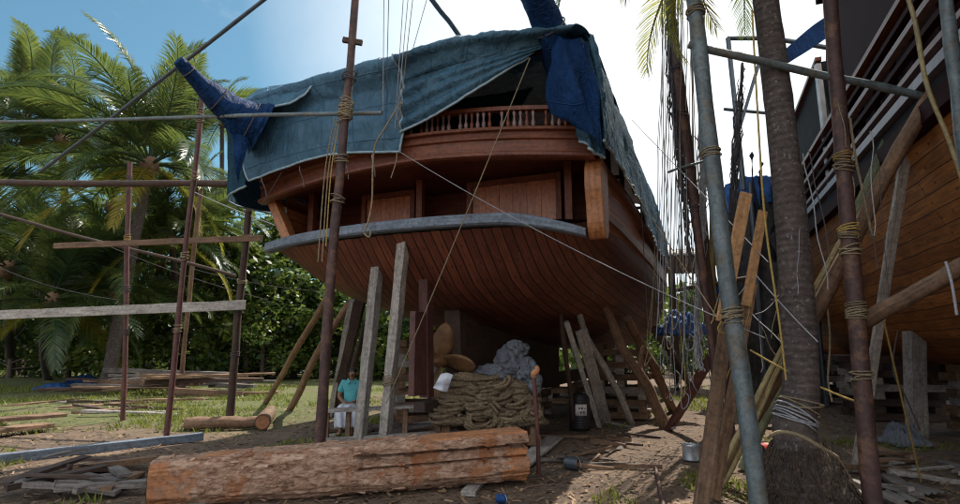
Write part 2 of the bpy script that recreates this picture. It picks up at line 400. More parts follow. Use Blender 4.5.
# ------------------------------------------------------------------ light and sky
SUN_AZ, SUN_EL = math.radians(34), math.radians(56)      # azimuth to the right of the view direction
w = bpy.data.worlds.new('World'); scn.world = w; w.use_nodes = True
nt = w.node_tree; nt.nodes.clear()
wo = nt.nodes.new('ShaderNodeOutputWorld'); bg = nt.nodes.new('ShaderNodeBackground')
sky = nt.nodes.new('ShaderNodeTexSky'); sky.sky_type = 'NISHITA'; sky.sun_disc = False
sky.sun_elevation = SUN_EL; sky.sun_rotation = SUN_AZ; sky.altitude = 0; sky.air_density = 1.0; sky.dust_density = 1.5; sky.ozone_density = 2.0
tc = nt.nodes.new('ShaderNodeTexCoord').outputs['Generated']
# thin bright cloud on the sunward side of the sky
cn = noisen(nt, mapping(nt, tc, (1, 1, 2.2)), 2.2, 7, .62, .5)
dp = nt.nodes.new('ShaderNodeVectorMath'); dp.operation = 'DOT_PRODUCT'
nt.links.new(tc, dp.inputs[0]); dp.inputs[1].default_value = (math.sin(.42) * .86, math.cos(.42) * .86, .5)
near = ramp(nt, dp.outputs['Value'], [(.74, (0, 0, 0)), (.97, (1, 1, 1))])
amt = math_(nt, 'MULTIPLY', near, ramp(nt, cn, [(.25, (.55,) * 3), (.6, (1,) * 3)]), True)
# unseen bright cloud overhead and behind, added to fill shaded faces; blue ahead left
dl = nt.nodes.new('ShaderNodeVectorMath'); dl.operation = 'DOT_PRODUCT'
nt.links.new(tc, dl.inputs[0]); dl.inputs[1].default_value = (-.56, .70, .44)
fill_cloud = ramp(nt, dl.outputs['Value'], [(.35, (1, 1, 1)), (.72, (0, 0, 0))])
fill_cloud = math_(nt, 'MULTIPLY', fill_cloud, ramp(nt, cn, [(.3, (.6,) * 3), (.55, (1,) * 3)]), True)
wisp = ramp(nt, cn, [(.52, (0, 0, 0)), (.78, (.3,) * 3)])
amt = math_(nt, 'MAXIMUM', math_(nt, 'MAXIMUM', amt, wisp), fill_cloud)
skc = mixc(nt, 1.0, sky.outputs[0], (.64, .96, .90), 'MULTIPLY')
skc = mixc(nt, amt, skc, (9.2, 9.4, 9.6))
nt.links.new(skc, bg.inputs[0]); bg.inputs[1].default_value = .1
nt.links.new(bg.outputs[0], wo.inputs[0])
sl = bpy.data.lights.new('sun', 'SUN'); sl.energy = 4.8; sl.angle = math.radians(.55); sl.color = (1, .93, .82)
so = bpy.data.objects.new('sun', sl); COL.objects.link(so)
sd = Vector((math.sin(SUN_AZ) * math.cos(SUN_EL), math.cos(SUN_AZ) * math.cos(SUN_EL), math.sin(SUN_EL)))
so.rotation_euler = sd.to_track_quat('Z', 'Y').to_euler(); so.location = sd * 60
scn.view_settings.view_transform = 'Standard'; scn.view_settings.look = 'None'; scn.view_settings.gamma = 1
scn.view_settings.exposure = 0.62
scn.render.engine = 'CYCLES'
scn.cycles.max_bounces = 7; scn.cycles.transparent_max_bounces = 4; scn.cycles.use_denoising = True; scn.cycles.filter_width = 1.2; scn.cycles.use_adaptive_sampling = False; scn.cycles.sample_clamp_indirect = 4

# ------------------------------------------------------------------ ground
def gz(x, y):
    d = math.hypot(x, y)
    k = 1.0 if d < 40 else max(0, 1 - (d - 40) / 40)
    return k * (.035 * noise.noise(Vector((x * .5, y * .5, 0))) + .018 * noise.noise(Vector((x * 1.9, y * 1.9, 3)))) - .01
def ground():
    def axis(lo, hi, step, far):
        a = []; x = lo
        while x < hi: a.append(x); x += step
        a.append(hi); s = step
        pre = []; x = lo; st = step
        while x > -far: st *= 1.35; x -= st; pre.append(x)
        post = []; x = hi; st = step
        while x < far: st *= 1.35; x += st; post.append(x)
        return pre[::-1] + a + post
    X = axis(-16, 12, .22, 500); Y = axis(2, 27, .22, 700)
    b = MB(); b.grid([[Vector((x, y, gz(x, y))) for x in X] for y in Y])
    m, nt, bs, out = newmat('yard_ground'); ob = objc(nt)
    n1 = noisen(nt, ob, .55, 8, .68, .3); n2 = noisen(nt, ob, 7, 8, .75); n3 = noisen(nt, ob, 42, 5, .7)
    dirt = ramp(nt, n1, [(.3, (.085, .056, .04)), (.5, (.155, .103, .07)), (.7, (.26, .178, .118))])
    dirt = mixc(nt, ramp(nt, n2, [(.45, (0, 0, 0)), (.62, (.75,) * 3)]), dirt, (.055, .038, .028))
    dirt = mixc(nt, ramp(nt, n3, [(.55, (0, 0, 0)), (.7, (.6,) * 3)]), dirt, (.36, .26, .16))
    grs = ramp(nt, n2, [(.3, (.035, .055, .012)), (.5, (.085, .11, .024)), (.65, (.16, .14, .055)), (.8, (.22, .16, .09))])
    sx = nt.nodes.new('ShaderNodeSeparateXYZ'); nt.links.new(ob, sx.inputs[0])
    gm = math_(nt, 'ADD', math_(nt, 'MULTIPLY', noisen(nt, ob, .35, 6, .6), .6), math_(nt, 'MULTIPLY', noisen(nt, ob, 2.6, 7, .7), .4))
    left = math_(nt, 'MULTIPLY_ADD', sx.outputs['X'], -.07); nt.nodes[-1].inputs[2].default_value = -.12
    fy = math_(nt, 'MULTIPLY_ADD', sx.outputs['Y'], .09); nt.nodes[-1].inputs[2].default_value = -1.2
    fy = math_(nt, 'MINIMUM', math_(nt, 'MAXIMUM', fy, -.3), 0.0)
    msk = math_(nt, 'ADD', math_(nt, 'ADD', gm, fy), math_(nt, 'MINIMUM', left, .2))
    col = mixc(nt, ramp(nt, msk, [(.52, (0, 0, 0)), (.66, (.9,) * 3)]), dirt, grs)
    nt.links.new(col, bs.inputs['Base Color']); bs.inputs['Roughness'].default_value = .95
    hh = math_(nt, 'ADD', n2, math_(nt, 'MULTIPLY', n3, .5)); bump(nt, bs, hh, .9, .06)
    o = b.build('ground', m, base=(0, 0, 0)); tag(o, 'earth yard of brown dirt with patches of grass under the ships', 'ground', None, 'structure')
ground()

# ------------------------------------------------------------------ first ship (stern towards the camera)
SA = math.atan(234 / 560 * cp)
SU = Vector((math.sin(SA), math.cos(SA), 0)); SV = Vector((SU.y, -SU.x, 0))
O0 = PZ(460, 219, 3.5); SO = Vector((O0.x, O0.y, 0)) - SV * 1.0        # v = 0 is the centre line
def S(u, v, z): return SO + SU * u + SV * v + Vector((0, 0, z))
def SP(px, py, u):
    d = ray(px, py); n = (SO + SU * u).dot(SU); t = n / d.dot(SU)
    return Vector((d.x * t, d.y * t, H + d.z * t))
def SVp(px, py, v):
    d = ray(px, py); n = (SO + SV * v).dot(SV); t = n / d.dot(SV)
    return Vector((d.x * t, d.y * t, H + d.z * t))
ZK = [(0, 3.36), (.35, 3.05), (.9, 2.62), (1.6, 2.36), (2.5, 2.2), (4, 2.0), (8, 1.72), (14, 1.6), (19, 1.7), (23, 2.6)]
HW = [(0, 2.86), (2, 2.98), (6, 3.06), (11, 3.06), (16, 2.6), (20, 1.6), (23, .15)]
def ubulge(v): return .42 * abs(v / 3.0) ** 2.2           # the stern is bowed in plan
def hullpt(u, t):
    """t in -1..1 from port edge over the keel to starboard edge"""
    s = abs(t); th = s * math.pi / 2; hw = tab(HW, u); zk = tab(ZK, u); h = 3.5 - zk
    v = hw * math.sin(th) ** .78
    z = 3.5 - h * math.cos(th) ** 1.0
    z += .1 * (1 - s) * 0
    v = math.copysign(v, t)
    return S(u + ubulge(v) * max(0, 1 - u / 4), v, z - (.10 * (v / 3) ** 2 if u < 3 else .0) * (1 - u / 3))
ship = thing('wooden_ship', 'large unfinished wooden ship on timber props with its stern gallery under teal tarpaulins', 'ship', S(0, 0, 0))
us = [0, .18, .35, .6, .9, 1.25, 1.6, 2, 2.5, 3.2, 4, 5, 6, 7, 8, 9.5, 11, 12.5, 14, 16, 18, 19.5, 21, 22.2, 23]
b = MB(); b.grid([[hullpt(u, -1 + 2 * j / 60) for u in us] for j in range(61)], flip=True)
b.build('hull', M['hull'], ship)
b = MB()
for sgn in (-1, 1):
    rows = []
    for k in range(7):
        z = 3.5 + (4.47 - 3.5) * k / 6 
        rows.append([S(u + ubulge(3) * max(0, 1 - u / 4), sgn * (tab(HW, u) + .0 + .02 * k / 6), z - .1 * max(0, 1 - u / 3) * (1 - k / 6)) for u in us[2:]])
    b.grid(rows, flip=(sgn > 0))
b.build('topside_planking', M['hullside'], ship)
def arch0(v): return -.034 * abs(v - .2) ** 1.6
# counter under the gallery deck, gallery deck, main deck
b = MB()
for (u0, z0) in ((.02, 3.50), ):
    rows = []
    for j in range(31):
        v = -2.84 + 5.68 * j / 30
        rows.append([S(u + ubulge(v) * max(0, 1 - u / 4), v, z0 - .1 * (v / 3) ** 2 * max(0, 1 - u / 3)) for u in (u0, .6, 1.3, 2.2)])
    b.grid(rows)
b.build('gallery_floor', M['mahogdk'], ship)
b = MB()
b.grid([[S(u + ubulge(3 * (-1 + j / 8)) * max(0, 1 - u / 4), tab(HW, u) * (-.99 + 1.98 * j / 16), 4.48 + (arch0(3 * (-1 + j / 8)) if u < .5 else 0)) for u in (-.06, .6, 1, 2, 4, 8, 12, 16, 19, 21, 22)] for j in range(17)])
b.build('deck', M['mahogdk'], ship)
# grey stern beam that closes the counter, bowed in plan, ends drooping
def sternline(v, z, du=0.0): return S(ubulge(v) - .06 + du, v, z)
b = MB(); rows = []
for j in range(41):
    v = -2.92 + 5.72 * j / 40; e = max(0, (v - 1.6)) ** 1.6 * .16; ep = max(0, -v - 2.2) * .03
    zc = 3.47 - .055 * (v / 3) ** 2 - e - ep; hh = .085 if v < 2 else .085 - (v - 2) * .03
    rows.append([sternline(v, zc + hh, .12), sternline(v, zc + hh, -.05), sternline(v, zc + hh * .7, -.08), sternline(v, zc - hh * .7, -.08), sternline(v, zc - hh, -.05), sternline(v, zc - hh, .12)])
b.grid(rows, smooth=False)
b.f = [f[::-1] for f in b.f]
# grain along the beam
b.uv = [[(p[1], p[0]) for p in q] for q in b.uv]
b.build('stern_beam', M['beamgrey'], ship)
# gallery bulkhead with varnished panels
b = MB(); b.beam(S(1.9, -2.95, 4.0), S(1.9, 2.95, 4.0), .06, 1.06)
b.build('gallery_bulkhead', M['mahogdk'], ship)
for v0, v1 in ((-1.42, -.5), (.7, 2.15)):
    u0 = 1.2; z0, z1 = 3.45, 4.42
    b = MB(); n = max(3, int((v1 - v0) / .24))
    for k in range(n):
        a = v0 + (v1 - v0) * k / n; c = a + (v1 - v0) / n - .006
        b.beam(S(u0, (a + c) / 2, z0), S(u0, (a + c) / 2, z1), c - a, .05, up=tuple(SU))
    dr = b.build('cabin_panel', M['panel'], ship)
    f = MB()
    for a, c in (((v0 - .05, z0), (v0 - .05, z1)), ((v1 + .05, z0), (v1 + .05, z1)), ((v0, z1 - .05), (v1, z1 - .05))):
        f.beam(S(u0 - .02, *a), S(u0 - .02, *c), .09, .1, up=tuple(SU))
    f.build('frame', M['mahogdk'], dr)
for v in (-2.35, -.1, 2.45):
    b = MB(); b.beam(S(.8, v, 3.42), S(.8, v, 4.44), .11, .11, up=tuple(SU)); b.build('stanchion', M['mahogdk'], ship)
# upper stern bulwark with mouldings, arched
def arch(v): return -.055 * abs(v - .2) ** 1.6 * .62
def bandrow(zlist, v):
    return [S(ubulge(v) * .8 - .14 + du, v, z + arch(v)) for du, z in zlist]
prof = [(.10, 4.40), (-.03, 4.40), (-.075, 4.42), (-.075, 4.465), (-.03, 4.485), (-.012, 4.50), (-.012, 4.665), (-.05, 4.68), (-.06, 4.72), (-.02, 4.74), (-.02, 4.79), (-.09, 4.80), (-.10, 4.84), (-.02, 4.86), (.12, 4.86)]
b = MB(); b.grid([bandrow(prof, -3.02 + 6.0 * j / 48) for j in range(49)], smooth=False)
b.f = [f[::-1] for f in b.f]; b.uv = [[(p[1], p[0]) for p in q] for q in b.uv]
b.build('stern_bulwark', M['mahog'], ship)
# balustrade above it
rl = MB(); rl.grid([[S(ubulge(v) * .8 - .1 + du, v, z + arch(v)) for du, z in ((-.05, 5.13), (-.05, 5.19), (.06, 5.19), (.06, 5.13), (-.05, 5.13))] for v in [-2.8 + 5.6 * j / 30 for j in range(31)]], smooth=False)
rl.build('balustrade_rail', M['mahog'], ship)
for k in range(46):
    v = -1.55 + k * .092
    if k % 7 == 6: continue
    c = S(ubulge(v) * .8 - .1, v, 4.855 + arch(v)); pr = [.016, .022, .034, .03, .018, .015, .02, .028, .018]
    b = MB(); b.tube([c + Vector((0, 0, .275 * i / 8)) for i in range(9)], pr, 7); b.build('baluster', M['railwhite'] if k % 3 else M['mahog'], ship)
# quarter knees
def knee(v, outline, th, mat):
    b = MB(); n = len(outline)
    A = [S(u, v - th / 2, z) for u, z in outline]; B_ = [S(u, v + th / 2, z) for u, z in outline]
    b.add(A + B_, [list(range(n))[::-1], [n + i for i in range(n)]] + [[i, (i + 1) % n, n + (i + 1) % n, n + i] for i in range(n)],
          [[(z, u) for u, z in outline[::-1]], [(z, u) for u, z in outline]] + [[(outline[i][1], 0), (outline[(i + 1) % n][1], 0), (outline[(i + 1) % n][1], th), (outline[i][1], th)] for i in range(n)])
    return b.build('quarter_knee', mat, ship, bevel=.012)
ol = crom([(.34, 4.28, 0), (.22, 4.1, 0), (.2, 3.85, 0), (.26, 3.6, 0), (.30, 3.3, 0), (.42, 3.14, 0), (.62, 3.2, 0), (.7, 3.4, 0), (.74, 3.9, 0), (.74, 4.28, 0)], 34)
knee(2.93, [(p.x, p.y) for p in ol], .24, M['honey'])
b = MB(); b.beam(S(.42, -3.0, 4.42), S(.36, -2.45, 3.5), .17, .2, up=tuple(SU), jit=.01); b.build('quarter_knee', M['honey'], ship, bevel=.012)
# rub rail and gunwale along starboard and port
for sgn in (-1, 1):
    b = MB(); pts = [S(u + .2 * max(0, 1 - u / 4), sgn * (tab(HW, u) + .05), 4.27) for u in us[2:]]
    for a, c in zip(pts, pts[1:]): b.beam(a, c, .14, .1)
    b.build('gunwale', M['mahog'], ship)
    b = MB(); pts = [S(u + .3 * max(0, 1 - u / 4), sgn * (tab(HW, u) + .025), 3.62) for u in us[3:]]
    for a, c in zip(pts, pts[1:]): b.beam(a, c, .06, .11)
    b.build('rubbing_strake', M['mahog'], ship)
# deck house in the shade below the tarpaulins, frames that carry the tarpaulins
b = MB(); b.beam(S(4.0, -2.5, 5.1), S(4.0, 2.6, 5.1), .08, 1.25); b.build('deckhouse_wall', M['mahogdk'], ship)
b = MB(); b.beam(S(2.6, .9, 5.42), S(2.6, 2.3, 5.42), .3, .1); b.beam(S(2.6, .9, 5.8), S(2.6, 2.3, 5.72), .25, .16); b.build('locker_shelf', M['honey'], ship)
b = MB(); b.beam(S(2.55, 1.2, 5.52), S(2.55, 1.55, 5.52), .2, .12); b.beam(S(2.55, 1.7, 5.52), S(2.55, 2.0, 5.52), .2, .1); b.build('paint_tray', M['white'], ship)
for u in (.25, 3.5, 7, 10.5):
    b = MB(); b.tube([S(u, -3.0, 6.02), S(u, 0, 6.16), S(u, 2.95, 6.0)], .05, 8)
    for v in (-2.9, 2.88): b.tube([S(u, v, 4.46), S(u, v, 6.02)], .05, 8)
    b.build('tent_frame', M['dark'], ship)
# keel, sternpost, rudder, propeller
b = MB()
for (u0, z0), (u1, z1) in zip([(2.05, .62), (8, .62), (14, .62), (20.5, .75)], [(8, .62), (14, .62), (20.5, .75), (22.5, 2.2)]):
    b.beam(S(u0, 0, z0 + .16), S(u1, 0, z1 + .16), .3, .34)
b.build('keel', M['dark'], ship)
b = MB(); b.beam(S(2.15, 0, .9), S(2.0, 0, 2.5), .3, .3, up=tuple(SU)); b.beam(S(2.3, 0, 1.45), S(9, 0, 1.2), .24, 1.3); b.build('sternpost', M['dark'], ship)
b = MB(); b.beam(S(.85, 0, 2.75), S(.95, 0, .85), .16, .2, up=tuple(SU)); b.beam(S(.62, 0, 2.2), S(.62, 0, .9), .1, .38, up=tuple(SU)); b.build('rudder', M['rustred'], ship)
b = MB(); b.beam(S(.7, 0, .72), S(2.1, 0, .72), .2, .14); b.build('skeg', M['dark'], ship)
prop = MB(); hubc = S(1.45, 0, 1.42)
prop.tube([hubc - SU * .22, hubc - SU * .16, hubc, hubc + SU * .2], [.03, .1, .13, .12], 14); prop.tube([hubc + SU * .2, S(2.2, 0, 1.42)], .07, 10)
hub = prop.build('propeller', M['bronze'], ship)
for k in range(4):
    a = math.radians(8 + 90 * k); rd = SV * math.sin(a) + Vector((0, 0, math.cos(a))); tg = SV * math.cos(a) - Vector((0, 0, math.sin(a)))
    rows = []
    for i in range(13):
        t = i / 12; r_ = .09 + t * .56; wd = .215 * math.sin(math.pi * min(1, .12 + t * .88) ** .8) ** .6 + .012
        pit = math.radians(58 - 34 * t)
        rows.append([hubc + rd * r_ + (tg * math.cos(pit) * .95 + SU * math.sin(pit) * .8) * (s * wd) for s in (-1, -.5, 0, .5, 1)])
    b = MB(); b.grid(rows); b.build('blade', M['bronze'], hub, solid=.03)

# ------------------------------------------------------------------ tarpaulins
def cgrid(ctrl, nu, nv):
    cols = [crom(r, nu) for r in ctrl]
    return [list(x) for x in zip(*[crom([c[i] for c in cols], nv) for i in range(nu)])]
def tarp(name, label, ctrl, mat, nu=60, nv=40, amp=.05, fr=1.6, seed=0, group=None, hem=('a', 'b', 'c', 'd'), hemr=.02, aniso=(1, 1, 1), fold=None):
    """ctrl: rows of control points; wrinkled by noise"""
    g = cgrid(ctrl, nu, nv); g2 = [[None] * nu for _ in g]
    for i in range(nv):
        for j in range(nu):
            p = g[i][j]
            a = g[min(i + 1, nv - 1)][j] - g[max(i - 1, 0)][j]; c = g[i][min(j + 1, nu - 1)] - g[i][max(j - 1, 0)]
            g2[i][j] = (p, a.cross(c).normalized() if a.cross(c).length > 1e-9 else Vector((0, 0, 1)))
    rows = []
    for iv, r in enumerate(g2):
        rr = []
        for iu, (p, n) in enumerate(r):
            q = Vector((p.x * aniso[0], p.y * aniso[1], p.z * aniso[2])) * fr + Vector((seed * 3.1, seed, 0))
            k = noise.noise(q) + .5 * (1 - 2 * abs(noise.noise(q * 2.1))) + .25 * (1 - 2 * abs(noise.noise(q * 4.7)))
            if fold:
                fv, fu = iv / (nv - 1), iu / (nu - 1)
                k += fold[0] / amp * math.sin(2 * math.pi * (fold[1] * fv + .6 * noise.noise(Vector((fv * 3, fu * 2, seed))))) * (1 - .75 * fu) * min(1, fv * 3)
            rr.append(p + n * amp * k)
        rows.append(rr)
    b = MB(); b.grid(rows); o = b.build(name, mat, solid=.012)
    tag(o, label, 'tarpaulin', group)
    edges = {'a': rows[0], 'b': [r[-1] for r in rows], 'c': rows[-1], 'd': [r[0] for r in rows]}
    if hem:
        h = MB()
        for e in hem: h.tube(edges[e], hemr, 5)
        h.build('hem', M['hem'], o)
    return o, rows
UO = -.24
def q(px, py, u=UO): return SP(px, py, u)
# left sheet over the port half of the stern
tarp('tarpaulin', 'wide teal tarpaulin sheet with pale hem hanging over the left half of the ship stern',
     [[S(7.5, -3.25, 6.25), S(7.5, -1.5, 6.45), S(7.5, .5, 6.5)],
      [S(3, -3.35, 6.2), S(3, -1.6, 6.4), S(3, .45, 6.42)],
      [q(241, 104), q(318, 80), q(408, 57)],
      [q(239, 128, -.3), q(320, 104, -.34), q(407, 88, -.3)],
      [q(243, 160, -.32), q(318, 138, -.38), q(404, 124, -.32)],
      [q(250, 181, -.3), q(325, 156, -.36), q(400, 152, -.28)]], M['tarp'], 90, 90, .04, 1.5, 1, hem=('b', 'c', 'd'))
# folded-over flap at upper left
tarp('tarpaulin_flap', 'folded teal tarpaulin flap with dark underside at the upper left corner of the ship', 
     [[q(243, 100, -.12), q(262, 89, -.12), q(292, 84, -.12), q(322, 77, -.12)],
      [q(243, 104, -.42), q(262, 96, -.45), q(290, 92, -.45), q(315, 84, -.42)],
      [q(241, 110, -.5), q(265, 108, -.56), q(290, 104, -.56), q(305, 95, -.5)]], M['tarp2'], 40, 16, .02, 2.2, 5, hem=('c', 'b'))
# port side
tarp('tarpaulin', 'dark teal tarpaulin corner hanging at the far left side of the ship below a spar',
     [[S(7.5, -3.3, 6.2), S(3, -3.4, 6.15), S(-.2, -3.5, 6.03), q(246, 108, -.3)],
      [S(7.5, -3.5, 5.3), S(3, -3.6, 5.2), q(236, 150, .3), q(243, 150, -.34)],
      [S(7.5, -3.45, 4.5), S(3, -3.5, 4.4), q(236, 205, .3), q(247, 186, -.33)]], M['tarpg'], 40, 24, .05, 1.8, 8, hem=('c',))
# right sheet: roof to starboard, drawn back as a curtain
tarp('tarpaulin', 'teal tarpaulin drawn diagonally aside above the open middle of the ship stern',
     [[S(11, .3, 6.5), S(11, 1.6, 6.45), S(11, 2.92, 6.1)],
      [S(4, .3, 6.45), S(4, 1.6, 6.4), S(4, 2.94, 6.12)],
      [q(405, 58, -.26), q(490, 41, -.26), q(588, 34, -.2)],
      [q(404, 82, -.36), q(470, 61, -.4), q(560, 40, -.3)],
      [q(402, 108, -.38), q(455, 82, -.44), q(540, 48, -.32)],
      [q(401, 132, -.34), q(458, 101, -.40), q(528, 56, -.3)]], M['tarp2'], 80, 110, .035, 1.9, 3, hem=('c', 'd'), aniso=(1.2, 1, 1), fold=(.035, 9))
# starboard side sheet running forward along the ship
def lowz(u): return 4.34 + .16 * noise.noise(Vector((u * .9, 3, 0)))
cu = [-.2, 1, 2.3, 3.6, 5, 6.5, 8, 9.5, 11.2]
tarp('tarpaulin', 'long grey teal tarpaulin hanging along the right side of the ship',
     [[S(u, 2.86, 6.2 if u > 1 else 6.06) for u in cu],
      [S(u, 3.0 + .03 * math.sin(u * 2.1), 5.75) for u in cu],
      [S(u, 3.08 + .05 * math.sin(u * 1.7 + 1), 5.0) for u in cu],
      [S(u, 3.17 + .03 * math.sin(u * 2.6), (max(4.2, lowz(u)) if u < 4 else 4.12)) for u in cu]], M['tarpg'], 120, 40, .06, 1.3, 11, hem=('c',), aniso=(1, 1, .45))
# end curtain between stern opening and starboard side
tarp('tarpaulin', 'creased teal tarpaulin end hanging at the right corner of the ship stern',
     [[q(556, 45, -.1), q(575, 38, -.14), q(592, 36, .0)],
      [q(560, 80, -.1), q(580, 80, -.25), q(603, 86, .0)],
      [q(570, 118, -.08), q(586, 118, -.3), q(604, 122, .05)],
      [q(582, 140, -.08), q(592, 150, -.28), q(603, 158, .05)]], M['tarp2'], 30, 40, .06, 3, 14, hem=('c',), aniso=(1.6, 1, .5))
# inner dark curtain seen through the opening
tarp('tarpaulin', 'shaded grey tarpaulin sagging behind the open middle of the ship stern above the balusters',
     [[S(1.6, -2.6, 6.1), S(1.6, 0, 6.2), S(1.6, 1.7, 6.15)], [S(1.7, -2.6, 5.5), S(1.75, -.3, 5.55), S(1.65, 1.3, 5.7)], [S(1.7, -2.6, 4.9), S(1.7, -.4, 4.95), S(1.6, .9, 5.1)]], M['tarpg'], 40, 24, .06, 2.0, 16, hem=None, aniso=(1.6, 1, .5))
# deep blue tarpaulin wrapped round the horn spars
def horn(name, label, pts, rads, tailctrl, seed):
    pts = crom(pts, 40); m = len(pts); 
    rr = [tab([(i / (len(rads) - 1), r) for i, r in enumerate(rads)], i / (m - 1)) for i in range(m)]
    b = MB(); n = 20; rows = []
    for i in range(m):
        t = (pts[min(i + 1, m - 1)] - pts[max(i - 1, 0)]).normalized(); x = t.cross(Vector((0, 1, 0))).normalized(); y = t.cross(x)
        row = []
        for k in range(n + 1):
            a = 2 * math.pi * (k % n) / n
            e = .16 * noise.noise(Vector((math.cos(a) * 1.6 + seed, math.sin(a) * 1.6, i * .12))) + .11 * (1 - 2 * abs(noise.noise(Vector((math.cos(a + i * .1) * 2.3, math.sin(a + i * .1) * 2.3 + seed, i * .28)))))
            row.append(pts[i] + (x * math.cos(a) + y * math.sin(a)) * rr[i] * (1 + e))
        rows.append(row)
    b.grid(rows); b.add(rows[-1][:n], [list(range(n))], None); b.add(rows[0][:n][::-1], [list(range(n))], None)
    o = b.build(name, M['blue'], base=pts[0]); tag(o, label, 'tarpaulin')
    g = cgrid(tailctrl, 36, 36); rows = []
    for r in g: rows.append([p + Vector((.3, -1, 0)) * (.16 * noise.noise(Vector((p.x * 4.4 + seed, p.z * .6, 1))) + .09 * (1 - 2 * abs(noise.noise(Vector((p.x * 4 + p.z + seed, p.z * .9, 2))))) + .04 * noise.noise(Vector((p.x * 8, p.z * 2.4, seed)))) for p in r])
    c = MB(); c.grid(rows); c.build('hanging_skirt', M['blue'], o, solid=.012)
    for f in (.22, .55, .85):
        lash = MB()
        i = int(f * (m - 1)); t = (pts[i + 1] - pts[i - 1]).normalized(); x = t.cross(Vector((0, 1, 0))).normalized(); y = t.cross(x)
        lash.tube([pts[i] + (x * math.cos(a) + y * math.sin(a)) * rr[i] * 1.13 for a in [2 * math.pi * k / 16 for k in range(17)]], .012, 5)
        lash.build('lashing', M['roped'], o)
horn('wrapped_spar', 'left horn spar of the ship wrapped in deep blue tarpaulin pointing up left',
     [P(262, 128, 8.9), P(240, 116, 8.7), P(205, 88, 8.3), P(178, 60, 7.9)], [.42, .32, .21, .12, .08],
     [[P(216, 104, 8.4), P(236, 112, 8.6), P(262, 112, 8.7)], [P(226, 122, 8.5), P(240, 130, 8.6), P(250, 140, 8.65)], [P(233, 140, 8.6), P(239, 152, 8.6), P(244, 162, 8.65)], [P(235, 168, 8.6), P(237, 176, 8.6), P(239, 184, 8.65)]], 2)
horn('wrapped_spar', 'right horn spar of the ship wrapped in deep blue tarpaulin rising above the frame top',
     [P(585, 96, 7.75), P(570, 70, 7.6), P(552, 34, 7.2), P(530, -14, 6.7), P(520, -40, 6.4)], [.28, .34, .22, .17, .13],
     [[q(552, 40, -.3), q(565, 40, -.4), q(586, 44, -.25)], [q(546, 84, -.4), q(568, 92, -.5), q(596, 92, -.3)], [q(552, 114, -.34), q(576, 122, -.46), q(598, 120, -.3)], [q(570, 124, -.3), q(586, 138, -.4), q(600, 150, -.3)]], 9)

# ------------------------------------------------------------------ second ship on the right
BA = math.atan(220 / 560 * cp)
BU = Vector((math.sin(BA), math.cos(BA), 0)); BV = Vector((BU.y, -BU.x, 0)); BO = PZ(935, 100, 4.3); BO.z = 0
def B2(u, v, z): return BO + BU * u + BV * v + Vector((0, 0, z))       # v = 0 at the near gunwale, centre line at v = 3.2
ship2 = thing('wooden_ship', 'bare timber ship on the right with maroon cabin and painted deck rails', 'ship', B2(0, 3.2, 0))
HW2 = [(-5, 3.0), (0, 3.15), (16, 3.1), (20, 2.7), (24, 1.9), (27, .8), (28, .14)]
ZK2 = [(-5, 1.3), (0, 1.25), (10, 1.25), (22, 1.3), (27, 1.7), (28, 2.2)]
ZG2 = [(-5, 4.2), (0, 4.3), (9, 4.5), (15, 4.9), (28, 6.0)]
us2 = [-5, -3.5, -2, -1, 0, 1, 2, 3, 4, 5.5, 7, 8.5, 10, 11.5, 13, 14.5, 16, 17.5, 19, 20.5, 22, 23.5, 25, 26, 27, 27.6, 28]
def hull2pt(u, t):
    s = abs(t); th = s * math.pi / 2; hw = tab(HW2, u); zk = tab(ZK2, u); zg = tab(ZG2, u)
    v = hw * (.62 * math.sin(th) ** .62 + .38 * s)
    z = zk + (zg - zk) * (1 - math.cos(th) ** 1.05) ** 1.02
    return B2(u, 3.2 + math.copysign(v, t), z)
b = MB(); b.grid([[hull2pt(u, -1 + 2 * j / 50) for u in us2] for j in range(51)], flip=True); b.build('hull', M['hull2'], ship2)
b = MB(); b.grid([[B2(u, 3.2 + tab(HW2, u) * (-.97 + 1.94 * j / 6), tab(ZG2, u) - .12) for u in us2] for j in range(7)]); b.build('deck', M['dark'], ship2)
b = MB(); b.beam(B2(-5, 3.2, 1.0), B2(26.5, 3.2, 1.05), .34, .45); b.beam(B2(26.4, 3.2, .9), B2(28.2, 3.2, 6.2), .3, .36); b.build('keel', M['dark'], ship2)
def along2(dv, dz, w_, h_, mat, name, u0=-5, u1=25, off=0):
    b = MB(); rows = []
    uu = [u for u in us2 if u0 <= u <= u1]
    pr = [(-w_ / 2, -h_ / 2), (w_ / 2, -h_ / 2), (w_ / 2, h_ / 2), (-w_ / 2, h_ / 2), (-w_ / 2, -h_ / 2)]
    b.grid([[B2(u, 3.2 - tab(HW2, u) + dv + a, tab(ZG2, u) + dz + c) for u in uu] for a, c in pr], smooth=False)
    return b.build(name, mat, ship2)
along2(-.03, -.06, .16, .22, M['railmar'], 'sheer_strake')
along2(.02, .16, .06, .2, M['blackish'], 'bulwark')
M['railblue'] = simple('pale_blue_rail', (.22, .215, .26), .45, (.13, .12, .15), 4, .1)
along2(-.02, .36, .12, .12, M['railblue'], 'deck_rail', u1=19)
along2(.0, .60, .10, .07, M['railwhite'], 'deck_rail', u1=19)
along2(.0, .86, .09, .07, M['railmar'], 'deck_rail', u1=19)
along2(.0, 1.12, .10, .08, M['railwhite'], 'deck_rail', u1=19)
along2(.02, 1.36, .10, .07, M['railmar'], 'deck_rail', u1=19)
along2(.0, 1.56, .14, .08, M['mahog'], 'deck_rail', u1=19)
along2(.16, .7, .03, .9, M['railmar'], 'inner_bulwark', u1=19)
